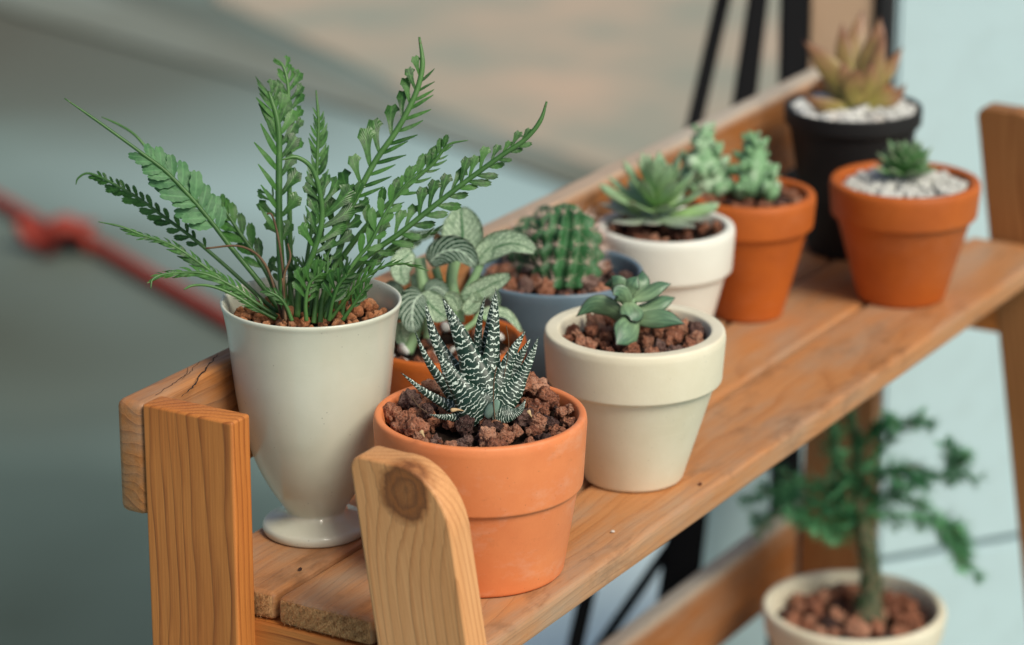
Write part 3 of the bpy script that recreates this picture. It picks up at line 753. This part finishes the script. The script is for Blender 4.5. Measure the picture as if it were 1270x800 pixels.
for path, wpx, d0, d1, roll in (
    ([(598, 512), (565, 506), (530, 488), (497, 462)], 19, -.004, -.006, .1),
    ([(590, 505), (560, 486), (532, 450), (514, 410)], 19, .002, -.002, .2),
    ([(592, 500), (564, 462), (540, 420), (527, 376)], 27, .006, .004, -.1),
    ([(598, 502), (588, 460), (568, 410), (549, 370)], 38, -.002, -.004, .15),
    ([(598, 500), (592, 455), (594, 405), (602, 366)], 19, .010, .012, .5),
    ([(604, 502), (608, 455), (613, 405), (615, 357)], 29, .004, .004, -.3),
    ([(602, 500), (602, 450), (607, 405), (612, 366)], 24, .012, .012, .3),
    ([(610, 505), (622, 470), (636, 436), (652, 410)], 26, -.002, .002, -.3),
    ([(612, 500), (630, 468), (645, 442), (658, 420)], 22, .012, .014, .2),
    ([(618, 508), (640, 478), (656, 448), (668, 418)], 23, -.002, .002, .1),
    ([(602, 514), (582, 495), (560, 466), (543, 438)], 42, -.012, -.014, .1),
    ([(612, 512), (632, 514), (645, 508), (652, 495)], 19, -.006, -.008, .3),
    ([(600, 516), (570, 518), (548, 517), (532, 514)], 14, -.008, -.014, .2)):
    hleaf(path, wpx*1.34, d0, d1, roll)
hleaf([(603, 517), (608, 510), (614, 503), (619, 497)], 15, -.018, -.022, .4, .5, two_tone('smooth grey green pup', (.20, .30, .24), (.16, .26, .20), (.12, .2, .16), e0=1.2), prof=lambda t: math.sin(math.pi*(.12+.86*t))**.6)
for pl, dd, r in (([(614, 520), (612, 495), (613, 470), (616, 455)], -.022, .00035), ([(510, 490), (518, 503), (530, 512)], -.02, .0003), ([(625, 468), (631, 430), (628, 404)], -.004, .00025)):
    obj('dry_fibre', tube(spline([P(x, y, HD+dd) for x, y in pl], 12), r, 5), M_BROWN, hp, world=True)
for x, y, dd in ((568, 509, -.03), (657, 514, -.03), (524, 539, -.047)):
    hleaf([(x-9, y), (x, y-1), (x+8, y+1)] if x == 568 else [(x-2, y-5), (x+3, y+4)], 5, dd, dd, 0, .5, NT('dry husk').set((.55, .38, .20), .7).m, name='husk', n=8)

# ---- cream pot with branching grey-green succulent
bp = potted('potted_graptopetalum', .1600, -.0055, 'grey green pointed succulent in the cream clay pot beside the zebra plant')
clay_pot(bp, M_CREAM, .0282, .0510, .0885, collar=.33, wall=.0085, fill=.010, step=.003)
soil(bp, .0425, .0775, .002)
scatter(bp, 'stone', LAVA[:10], .0425, .0815, .0120, 40, .35, gap=.46, heap=.001, zj=.2)
scatter(bp, 'grit', LAVA, .042, .081, .0045, 40, .3)
BD = (wloc(bp)+Vector((0, 0, .09))-cam_loc).dot(FW)
point = lambda t: (math.sin(math.pi*(.10+.80*t))**.75)*(1 if t < .8 else max(0, (1-((t-.8)/.2)**1.6)))
obj('stem', tube(spline([P(780, 415, BD), P(779, 395, BD), P(781, 370, BD)], 8), .0042, 12), M_STALK, bp, world=True)
for path, wpx, d0, d1, roll, th in (
    ([(776, 398), (757, 382), (735, 378), (714, 393)], 29, 0, -.004, .5, .35),
    ([(786, 396), (805, 396), (828, 396), (850, 402)], 25, -.004, -.012, .2, .45),
    ([(787, 396), (780, 406), (772, 418), (764, 428)], 36, -.008, -.024, .15, .35),
    ([(788, 384), (806, 382), (824, 374), (838, 369)], 22, .002, .006, .5, .35),
    ([(786, 372), (802, 366), (818, 356), (833, 352)], 20, -.002, .0, .5, .35),
    ([(779, 378), (774, 368), (766, 362), (760, 366)], 24, -.006, -.014, .2, .3),
    ([(780, 376), (782, 384), (784, 393), (783, 398)], 32, -.008, -.016, .3, .3),
    ([(777, 370), (770, 360), (760, 352), (749, 354)], 22, .0, .0, .6, .35),
    ([(778, 368), (772, 357), (765, 348), (758, 342)], 21, -.004, -.006, .2, .4),
    ([(783, 368), (790, 356), (796, 348), (797, 335)], 26, .004, .008, .1, .4),
    ([(781, 366), (783, 356), (786, 350), (791, 342)], 22, -.006, -.008, .4, .4),
    ([(782, 368), (778, 356), (774, 350), (772, 344)], 20, .006, .008, .4, .4)):
    hleaf(path, wpx*1.02, d0, d1, roll, th, M_GRAP, bp, BD, lambda t: (math.sin(math.pi*(.10+.62*t))**.7)*(1 if t < .5 else max(0, 1-((t-.5)/.5)**1.6)))

# ---- slate blue bowl with ribbed cactus
cp = potted('potted_cactus', .2450, .0930, 'spiny ribbed green cactus in the slate blue glazed bowl')
pr = [(0, .001), (.026, .001), (.030, 0), (.033, .003), (.043, .030), (.0495, .062), (.0520, .0800), (.0520, .0838), (.0505, .0845), (.0488, .0835), (.0470, .074), (.045, .066)]
obj('bowl', lathe(rnd_corner(pr, .002), 128), M_BLUE, cp)
soil(cp, .046, .072, .002)
scatter(cp, 'stone', LAVA, .0465, .0760, .0120, 48, .3, heap=.002)
CD = (wloc(cp)+Vector((0, 0, .085))-cam_loc).dot(FW)
def cactus(name, base, tip, rad, ribs, m, parent, twist=.5):
    bm = bmesh.new(); n = ribs*8; k = 26; ax = (tip-base); Lh = ax.length; ax.normalize(); a0 = ax.orthogonal().normalized(); b0 = ax.cross(a0); rows = []; sp = []
    for i in range(k+1):
        t = i/k; r = rad*(.80+.20*math.sin(math.pi*min(1, t*1.1)))*math.sqrt(max(.0006, 1-max(0, (t-.5)/.5)**2.6))
        row = []
        for j in range(n):
            a = 2*math.pi*j/n+twist*t; rb = .5+.5*math.cos(a*ribs-twist*t*ribs)
            wave = .10*math.sin(t*31.4+1.5)*rb
            rr = r*(.70+.30*rb**.8+wave)
            row.append(bm.verts.new(base+ax*Lh*t+(a0*math.cos(a)+b0*math.sin(a))*rr))
        rows.append(row)
        if i % 5 == 2:
            for q in range(ribs):
                a = 2*math.pi*q/ribs+twist*t; dr = a0*math.cos(a)+b0*math.sin(a)
                sp.append((base+ax*Lh*t+dr*r*1.02, dr, ax))
    for x, y in zip(rows, rows[1:]):
        for j in range(n): bm.faces.new((x[j], x[(j+1) % n], y[(j+1) % n], y[j]))
    bm.faces.new(rows[-1])
    c = obj(name, bm, m, parent, world=True)
    s = bmesh.new(); w_ = bmesh.new()
    for p, d, ax_ in sp:
        if d.dot(FW) > .55: continue
        bmesh.ops.create_icosphere(w_, subdivisions=1, radius=.0008, matrix=Matrix.Translation(p))
        for _ in range(13):
            dd = (d+Vector((random.gauss(0, .75), random.gauss(0, .75), random.gauss(.1, .75)))).normalized()
            e = p+dd*random.uniform(.005, .012); o_ = dd.orthogonal().normalized()*.00013; o2 = dd.cross(o_)
            vs = [s.verts.new(p+o_), s.verts.new(p-o_*.5+o2), s.verts.new(p-o_*.5-o2), s.verts.new(e)]
            for f in ((0, 1, 3), (1, 2, 3), (2, 0, 3)): s.faces.new([vs[q] for q in f])
    obj('spines', s, M_SPINE, c, kind='stuff', world=True); obj('areoles', w_, M_AREOLE, c, kind='stuff', world=True)
    return c
cactus('cactus_stem', P(703, 362, CD-.004), P(701, 252, CD+.004), .0212, 13, M_CACT, cp)
cactus('cactus_stem', P(660, 352, CD+.018), P(654, 268, CD+.024), .0130, 9, M_CACTD, cp)
cactus('cactus_stem', P(680, 345, CD+.030), P(676, 254, CD+.034), .0145, 9, M_CACTD, cp)
cactus('cactus_stem', P(718, 345, CD+.026), P(722, 268, CD+.030), .0120, 9, M_CACTD, cp)

# ---- white pot with green rosette
wp = potted('potted_echeveria', .3740, .0870, 'leafy light green rosette succulent in the white clay pot behind the cactus')
clay_pot(wp, M_WHITE, .0262, .0440, .0805, collar=.36, wall=.006, fill=.008, step=.003)
soil(wp, .0375, .0725, .002)
scatter(wp, 'stone', LAVA, .038, .0750, .0085, 40, .3)
WD = (wloc(wp)+Vector((0, 0, .082))-cam_loc).dot(FW)
def rosette(parent, cx, cy, D, rings, m, th=.35, name='leaf', prof=point, jit=.12):
    """rings: (number, length m, width m, elevation deg, start height m)"""
    c = P(cx, cy, D)
    for ri, (n, L, W, el, h0) in enumerate(rings):
        for i in range(n):
            a = 2*math.pi*(i+.5*(ri % 2))/n+random.uniform(-jit, jit); e = R(el+random.uniform(-6, 6)); ll = L*random.uniform(.88, 1.1)
            o = Vector((math.cos(a), math.sin(a), 0)); z = Vector((0, 0, 1))
            p0 = c+z*h0+o*.002; p1 = p0+(o*math.cos(e)+z*math.sin(e))*ll*.5; p2 = p0+(o*math.cos(e)+z*math.sin(e))*ll+z*ll*.10
            mm = m if not isinstance(m, list) else m[min(ri, len(m)-1)]
            obj(name, sweep([p0, p1, p2], W, W*th, 0, prof, n=14, k=12, face=z), mm, parent, world=True)
rosette(wp, 815, 270, WD, [(9, .037, .0125, 4, .001), (9, .034, .0105, 24, .004), (8, .032, .0100, 44, .008), (7, .029, .0095, 62, .011), (5, .024, .0085, 78, .014)], [M_ECHO, M_ECH, M_ECH, M_ECH, M_ECH], th=.28)
hleaf([(795, 268), (775, 250), (757, 238), (742, 228)], 13, -.002, -.006, 0, .4, M_ECH, wp, WD, point)
hleaf([(830, 268), (858, 263), (880, 258), (893, 252)], 14, -.002, -.004, 0, .4, M_ECH, wp, WD, point)

# ---- terracotta pot with two scaly columns
ep = potted('potted_scaly_succulent', .4590, .0690, 'two mint green knobbly columns in the orange pot next to the black pot')
clay_pot(ep, M_TERRA2, .0228, .0425, .0835, collar=.27, wall=.006, fill=.007, step=.003)
soil(ep, .036, .0760, .001)
scatter(ep, 'stone', LAVA, .0365, .0780, .0085, 44, .3)
ED = (wloc(ep)+Vector((0, 0, .085))-cam_loc).dot(FW)
def scaly(name, base, tip, rad, parent, n=70):
    ax = tip-base; L = ax.length; ax.normalize(); a0 = ax.orthogonal().normalized(); b0 = ax.cross(a0); bm = bmesh.new()
    tube([base+ax*L*i/10 for i in range(11)], lambda t: max(.001, rad*.72*(1-t**2.2)**.6*(.8+.6*min(t*3, .4))), 12, bm=bm)
    for i in range(n):
        t = i/n; a = i*2.39996; r = rad*.75*(1-t**2)**.6+.0005; d = a0*math.cos(a)+b0*math.sin(a)
        p = base+ax*L*t*.97+d*r; u = (d*.8+ax*.75).normalized(); s = .0095*(1-.5*t)*(rad/.02)**.5*random.uniform(.5, 1.5); p = p+Vector((random.gauss(0, 1), random.gauss(0, 1), random.gauss(0, 1)))*rad*.16
        M = Matrix.Translation(p)@u.to_track_quat('Z', 'Y').to_matrix().to_4x4()@Matrix.Diagonal((s*.62, s*.62, s, 1))
        bmesh.ops.create_icosphere(bm, subdivisions=1, radius=.75, matrix=M)
    return obj(name, bm, M_MINT, parent, world=True)
scaly('scaly_stem', P(877, 240, ED+.004), P(873, 156, ED+.006), .0150, ep)
scaly('scaly_stem', P(862, 236, ED+.010), P(852, 190, ED+.012), .0095, ep, 40)
scaly('scaly_stem', P(935, 244, ED-.004), P(934, 164, ED-.002), .0145, ep)
scaly('scaly_stem', P(943, 236, ED-.002), P(963, 212, ED-.002), .0080, ep, 30)

# ---- right terracotta pot, small rosette in white pebbles
gp = potted('potted_small_rosette', .5440, -.0030, 'small green rosette on white pebbles in the rightmost orange pot')
clay_pot(gp, M_TERRA2, .0290, .0500, .0815, collar=.29, wall=.0065, fill=.006, step=.003)
soil(gp, .0430, .0725, .002)
stone_mass(gp, 'pebbles', M_PEB, .0425, .0765, .0062, 420, .003)
GD = (wloc(gp)+Vector((0, 0, .085))-cam_loc).dot(FW)
rosette(gp, 1122, 219, GD, [(10, .021, .0080, 18, .001), (10, .020, .0075, 38, .003), (8, .018, .007, 56, .006), (6, .015, .006, 74, .008)], M_SMALLG, th=.5)

# ---- tall black pot with bronze rosette
kp = potted('potted_bronze_agave', .6250, .0720, 'bronze and lime spiky rosette in the tall black pot at the shelf end')
pr = [(0, .001), (.024, .001), (.028, 0), (.029, .002), (.0445, .092), (.0475, .0925), (.0478, .104), (.0465, .105), (.0445, .103), (.043, .095)]
obj('pot', lathe(rnd_corner(pr, .0015), 96), M_BLACK, kp)
soil(kp, .043, .096, .002)
stone_mass(kp, 'pebbles', M_PEB, .0435, .1005, .0060, 420, .003)
KD = (wloc(kp)+Vector((0, 0, .105))-cam_loc).dot(FW)
for path, wpx, d0, d1, roll, th in (
    ([(1062, 128), (1040, 98), (1018, 72), (996, 50)], 24, .0, .0, .2, .3), ([(1060, 126), (1050, 90), (1046, 55), (1044, 28)], 20, .006, .012, .3, .3),
    ([(1064, 124), (1062, 84), (1064, 48), (1070, 12)], 30, .008, .016, 0, .25), ([(1068, 124), (1078, 88), (1088, 52), (1092, 20)], 24, .0, .008, .2, .3),
    ([(1070, 126), (1082, 100), (1090, 70), (1098, 34)], 18, -.006, -.004, .3, .3), ([(1072, 128), (1090, 100), (1106, 80), (1120, 57)], 18, .002, .004, .3, .3),
    ([(1074, 132), (1092, 124), (1110, 120), (1124, 104)], 20, -.008, -.014, .4, .3), ([(1056, 132), (1036, 134), (1014, 128), (994, 116)], 18, -.012, -.022, .4, .35),
    ([(1060, 128), (1052, 110), (1048, 92), (1045, 74)], 20, -.012, -.020, .1, .3), ([(1066, 128), (1074, 110), (1080, 90), (1084, 74)], 18, -.014, -.022, .1, .3),
    ([(1064, 130), (1058, 114), (1062, 96), (1066, 84)], 22, -.016, -.028, .1, .3), ([(1058, 130), (1040, 114), (1026, 104), (1012, 98)], 18, .010, .02, .3, .3)):
    hleaf(path, wpx*1.28, d0, d1, roll, th, M_AGAVE, kp, KD, lambda t: (math.sin(math.pi*(.14+.58*t))**.8)*(1 if t < .45 else max(0, 1-((t-.45)/.55)**1.5)))

# ---- nerve plant in the low terracotta pot between urn and bowl
fp = potted('potted_nerve_plant', .1290, .1010, 'white veined leafy plant in the half hidden terracotta pot behind the urn')
clay_pot(fp, M_TERRA2, .030, .0475, .0735, collar=.3, wall=.005, fill=.008, step=.002)
soil(fp, .041, .063, .002)
scatter(fp, 'stone', LAVA, .0415, .0660, .0085, 30, .3)
scatter(fp, 'pebble', PEB, .0415, .0670, .0085, 18, .3)
ND = (wloc(fp)+Vector((0, 0, .075))-cam_loc).dot(FW)
def nleaf(path, wpx, dd, m, roll=0, cup=.14, prof=None, d1=None):
    k = len(path); d1 = dd if d1 is None else d1
    return obj('leaf', blade([P(x, y, ND+dd+(d1-dd)*i/(k-1)) for i, (x, y) in enumerate(path)], wpx*1.08*ND/FPX, cup*.55, roll*.7, prof or (lambda t: math.sin(math.pi*(.06+.9*t**.85))**.62), wavy=.06), m, fp, world=True)
nleaf([(577, 318), (574, 298), (573, 276), (571, 257)], 50, .012, M_FITP, .1, .2)
nleaf([(592, 322), (612, 308), (638, 302), (664, 312)], 33, .004, M_FITP, .55, .3, d1=-.01)
nleaf([(590, 326), (598, 316), (606, 308), (612, 303)], 24, .0, M_FITP, .3)
nleaf([(532, 326), (550, 312), (572, 312), (591, 330)], 33, -.012, M_FITD, .3, .25, d1=-.022)
nleaf([(512, 312), (500, 322), (497, 338), (504, 353)], 27, -.004, M_FITP, .2, .2, d1=-.014)
nleaf([(524, 364), (514, 374), (511, 392), (513, 412)], 36, -.02, M_FITD, .2, .2, d1=-.03)
nleaf([(522, 364), (532, 376), (545, 388), (556, 394)], 33, -.014, M_FITP, .4, .15, d1=-.022)
nleaf([(528, 362), (538, 356), (548, 360), (556, 368)], 20, -.012, M_FITD, .5, .2)
nleaf([(572, 368), (592, 362), (612, 352), (633, 342)], 25, -.012, M_FITP, .35, .2, d1=-.02)
nleaf([(500, 300), (512, 295), (528, 292), (547, 285)], 15, .01, M_FITD, .7, .2)
nleaf([(500, 308), (508, 300), (514, 298), (520, 304)], 24, .012, M_FITP, .4, .2)
nleaf([(550, 320), (546, 306), (543, 296), (542, 289)], 12, .004, M_BROWN, .2, .2)
nleaf([(498, 400), (496, 410), (499, 420), (505, 430)], 20, -.006, M_FITP, .3, .2)
nleaf([(592, 392), (606, 388), (628, 390), (647, 412)], 15, -.01, M_FITP, .8, .3)
nleaf([(570, 385), (565, 374), (560, 368), (552, 366)], 18, -.02, M_FITP, .4, .2)
nleaf([(575, 388), (585, 380), (590, 372), (588, 362)], 20, -.016, M_FITP, .4, .2)
nleaf([(480, 350), (488, 362), (492, 380), (490, 398)], 24, .004, M_FITD, .4, .2)
nleaf([(512, 340), (520, 350), (522, 364), (518, 374)], 26, .004, M_FITP, .7, .2)
nleaf([(585, 346), (600, 352), (612, 366), (618, 380)], 18, .016, M_FITD, .5, .2)
for pl, r, dd in (([(565, 400), (563, 370), (560, 345), (566, 318)], .0034, 0), ([(560, 400), (556, 378), (546, 352), (540, 332)], .0024, .002), ([(570, 398), (574, 370), (588, 345), (598, 322)], .0024, .002),
                  ([(505, 438), (512, 420), (525, 385), (524, 350), (520, 320)], .0034, -.004), ([(530, 420), (528, 395), (528, 372)], .0022, -.006), ([(575, 410), (588, 400), (594, 392), (610, 400)], .0017, -.012), ([(566, 400), (566, 386), (570, 372)], .0048, -.006)):
    obj('stem', tube(spline([P(x, y, ND+dd) for x, y in pl], 14), r, 10), M_STALK, fp, world=True)

# ---- little conifer in a cream pot on the lower shelf
jp = potted('potted_conifer', .5860, .0400, 'small needle leaved tree in a cream pot on the lower shelf', ZS-.34)
clay_pot(jp, M_CREAM, .045, .0655, .0900, collar=.22, wall=.0060, fill=.012, step=.0015)
soil(jp, .058, .074, .002)
scatter(jp, 'stone', LAVA, .058, .0790, .0150, 50, .3, heap=.002)
JD = (wloc(jp)+Vector((0, 0, .095))-cam_loc).dot(FW)
def needles(sp, ln, dens, rad=0):
    bm = bmesh.new(); L = sum((b-a).length for a, b in zip(sp, sp[1:])); n = int(L*dens)
    for i in range(n):
        s = random.random()*(len(sp)-1); k = min(int(s), len(sp)-2); p = sp[k].lerp(sp[k+1], s-k); t = (sp[k+1]-sp[k]).normalized()
        o_ = t.orthogonal().normalized(); o_.rotate(Matrix.Rotation(random.uniform(0, 6.28), 3, t)); u = s/(len(sp)-1)
        d = (o_+t*random.uniform(.3, .9)).normalized(); l = ln*random.uniform(.6, 1.1)*(1-.35*u); q = d.cross(t).normalized()*.00055
        p = p+o_*rad; m_ = p+d*l*.5
        a, b, c, e = bm.verts.new(p), bm.verts.new(m_+q), bm.verts.new(p+d*l), bm.verts.new(m_-q)
        bm.faces.new((a, b, c, e))
    return bm
tr = spline([P(1076, 775, JD-.004), P(1080, 735, JD), P(1078, 690, JD), P(1068, 645, JD), P(1066, 600, JD), P(1062, 548, JD+.004), P(1052, 510, JD+.006)], 24)
tk = obj('trunk', tube(tr, lambda t: .0070*(1-t)**.8+.0018+.004*max(0, .12-t)/.12, 12), M_BARK, jp, world=True)
obj('needles', needles(tr[:14], .0135, 7500, .0045), M_PINE, tk, kind='stuff', world=True)
obj('needles', needles(tr[11:], .0185, 5200), M_PINE, tk, kind='stuff', world=True)
for pl, dd, d1 in (([(1066, 650), (1040, 632), (1000, 618), (960, 612), (922, 622)], 0, -.02), ([(1066, 640), (1035, 612), (1000, 600), (970, 604)], 0, .02), ([(1066, 628), (1090, 640), (1130, 640), (1165, 655), (1190, 690), (1216, 718)], 0, -.01),
                   ([(1066, 620), (1095, 612), (1130, 600), (1165, 590), (1185, 585), (1214, 595)], 0, .01), ([(1064, 595), (1085, 565), (1105, 540), (1130, 522), (1156, 530)], 0, .0), ([(1064, 600), (1045, 580), (1030, 555), (1034, 530)], 0, -.01),
                   ([(1066, 640), (1100, 620), (1140, 622), (1170, 660), (1190, 672)], 0, .03), ([(1066, 625), (1090, 590), (1120, 580), (1145, 605)], 0, -.03), ([(1060, 560), (1075, 545), (1090, 530), (1098, 518)], 0, -.01),
                   ([(1066, 645), (1040, 655), (1010, 650), (985, 640)], 0, -.035), ([(1165, 655), (1180, 650), (1196, 668), (1202, 690)], 0, 0), ([(1178, 588), (1182, 575), (1180, 568)], .01, .01), ([(1064, 610), (1050, 600), (1020, 625), (960, 640), (935, 645)], 0, -.02)):
    k = len(pl); sp = spline([P(x, y, JD+dd+(d1-dd)*i/(k-1)) for i, (x, y) in enumerate(pl)], 20)
    br = obj('branch', tube(sp, lambda t: .0018-.0012*t, 6), M_PINE, jp, world=True)
    nb = needles(sp, .0190, 4200); tw = bmesh.new()
    for q in range(4):                      # side twigs
        k0 = 5+int(q*3.6); t_ = (sp[k0+1]-sp[k0]).normalized(); o_ = t_.orthogonal().normalized(); o_.rotate(Matrix.Rotation(random.uniform(0, 6.28), 3, t_))
        e_ = sp[k0]+(t_*random.uniform(.6, 1)+o_*random.uniform(.5, 1)).normalized()*random.uniform(.010, .020)
        tp = spline([sp[k0], sp[k0].lerp(e_, .5)+t_*.002, e_], 6); tube(tp, .0006, 5, bm=tw)
        t2 = needles(tp, .0140, 3600); mm = bpy.data.meshes.new('t'); t2.to_mesh(mm); t2.free(); nb.from_mesh(mm); bpy.data.meshes.remove(mm)
    obj('needles', nb, M_PINE, br, kind='stuff', world=True); obj('twigs', tw, M_BARK, br, kind='stuff', world=True)

# ================================================================== things behind
M_RED = patch_mat('faded red rope', (.27, .030, .018), (.33, .05, .032), 30)
rp = empty('red_rope', PZ(70, 285, .012), 'red rope with a knot lying on the pale floor', 'rope')
def rope(path, r, name):
    sp = spline(path, 60); return obj(name, tube(sp, r, 10), M_RED, rp, world=True)
rope([PZ(x, y, .014) for x, y in ((-160, 190), (-60, 222), (0, 250), (60, 284), (110, 300), (190, 345), (280, 396), (360, 440), (470, 500))], .0115, 'rope_strand')
kn = [PZ(62, 287, .03)+Vector((.012*math.cos(a)+.022*math.sin(a), -.036*math.sin(a)+.008*math.cos(a), .012*math.sin(3*a))) for a in [i*2*math.pi/24 for i in range(25)]]
rope(kn, .010, 'knot'); kn2 = [PZ(84, 293, .03)+Vector((.020*math.sin(a)+.008*math.cos(a), -.024*math.sin(a)+.010*math.cos(a), .02*math.cos(2*a))) for a in [i*2*math.pi/24 for i in range(25)]]
rope(kn2, .010, 'knot'); rope([PZ(70, 285, .06), PZ(90, 283, .05), PZ(112, 280, .02)], .009, 'rope_end')

M_IRON = NT('black painted metal').set((.007, .007, .008), .85, spec=.12).m
st = empty('folding_stand', Vector((P(845, 735, 2.5).x, P(845, 735, 2.5).y, 0)), 'black metal folding stand with slanted legs on the floor behind the shelf', 'stand')
def bar(a, b, w0, w1, t=.012):
    d = (b-a).normalized(); s = d.cross(FW).normalized(); nn = s.cross(d); bm = bmesh.new()
    A = [bm.verts.new(a+s*x*w0/2+nn*y*t/2) for x, y in ((-1, -1), (1, -1), (1, 1), (-1, 1))]
    B = [bm.verts.new(b+s*x*w1/2+nn*y*t/2) for x, y in ((-1, -1), (1, -1), (1, 1), (-1, 1))]
    bm.faces.new(A[::-1]); bm.faces.new(B)
    for i in range(4): bm.faces.new((A[i], A[(i+1) % 4], B[(i+1) % 4], B[i]))
    bmesh.ops.recalc_face_normals(bm, faces=bm.faces)
    bmesh.ops.bevel(bm, geom=list(bm.edges), offset=.002, segments=2, affect='EDGES')
    return obj('leg', bm, M_IRON, st, world=True, smooth=False)
SD = 2.38
def floor_end(a, b):                        # carry the line a-b down to the floor
    return a+(b-a)*((.004-a.z)/(b.z-a.z))
def stand_leg(x0, y0, x1, y1, da, db, w0, w1):
    a, b = P(x0, y0, da), P(x1, y1, db)
    f = floor_end(a, b); k = (f-a).length/(b-a).length
    return bar(f, a, w0+(w1-w0)*k, w0)
stand_leg(948, -60, 846, 700, SD+.06, SD, .0150, .0300)
stand_leg(910, -60, 862, 150, SD+.10, SD+.06, .0125, .0125)
stand_leg(987, -60, 974, 600, SD+.06, SD+.02, .0235, .0235)
stand_leg(856, 640, 752, 790, SD+.02, SD-.02, .008, .008)
st.location.z = 0
M_PANEL = patch_mat('white painted board', (.43, .565, .60), (.49, .62, .65), 1.5)
M_DKEDGE = patch_mat('dark board edge', (.012, .013, .015), (.02, .02, .022), 4)
pdv = Vector((.8094, -.5872, 0)); pnv = Vector((pdv.y, -pdv.x, 0))
if pnv.dot(FW) > 0: pnv = -pnv
c0 = P(1099, 400, 2.52); c0.z = 0
pn = empty('white_partition', c0, 'pale white partition of stacked boards standing at the right', 'partition')
def slab(name, o, dv, nv, L, z0, z1, T, m, parent, **k):
    bm = bmesh.new(); vs = []
    for (a, b, z) in ((0, 0, z0), (L, 0, z0), (L, T, z0), (0, T, z0), (0, 0, z1), (L, 0, z1), (L, T, z1), (0, T, z1)):
        q = o+dv*a-nv*b; vs.append(bm.verts.new((q.x, q.y, z)))
    for f in ((0, 1, 2, 3), (4, 7, 6, 5), (0, 4, 5, 1), (1, 5, 6, 2), (2, 6, 7, 3), (3, 7, 4, 0)): bm.faces.new([vs[i] for i in f])
    bmesh.ops.recalc_face_normals(bm, faces=bm.faces)
    bmesh.ops.bevel(bm, geom=list(bm.edges), offset=.003, segments=2, affect='EDGES')
    return obj(name, bm, m, parent, world=True, smooth=False, **k)
rr = FW+(1100-635)/FPX*RT+(400-697)/FPX*UP
tt = (c0-cam_loc).dot(pnv)/rr.dot(pnv); seam = (cam_loc+rr*tt).z
slab('panel', c0, pdv, pnv, .55, .003, seam-.003, .02, M_PANEL, pn)
slab('panel', c0, pdv, pnv, .55, seam+.003, .92, .02, M_PANEL, pn)
slab('edge_post', c0-pdv*.016-pnv*.001, pdv, pnv, .0155, .003, .90, .03, M_DKEDGE, pn)
slab('backing_board', c0-pnv*.021+pdv*.001, pdv, pnv, .54, .003, .9, .01, patch_mat('grey backing', (.30, .42, .46), (.33, .45, .48)), pn)
b0 = P(864, 700, 2.50); bt = P(900, 535, 2.50).z; b0.z = 0
wb = empty('white_box', b0, 'tall white box on the floor under the shelf behind the black stand', 'box')
RX = Vector((RT.x, RT.y, 0)); RN = Vector((-FW.x, -FW.y, 0)).normalized()
slab('box_body', b0, RX, RN, .105, .002, bt-.02, .10, M_PANEL, wb)
slab('box_lid', b0+RN*.003-RX*.003, RX, RN, .111, bt-.019, bt, .106, M_PANEL, wb)
# tan board leaning behind the stand
w0 = P(998, 150, SD+.09)
tb = empty('wooden_panel', (w0.x, w0.y, 0), 'tan wooden board standing behind the black stand', 'board')
slab('board_face', Vector((w0.x, w0.y, 0)), Vector((RT.x, RT.y, 0)), Vector((-FW.x, -FW.y, 0)).normalized(), .0545, .003, .93, .012, patch_mat('tan board', (.40, .26, .165), (.50, .345, .235), 5), tb)
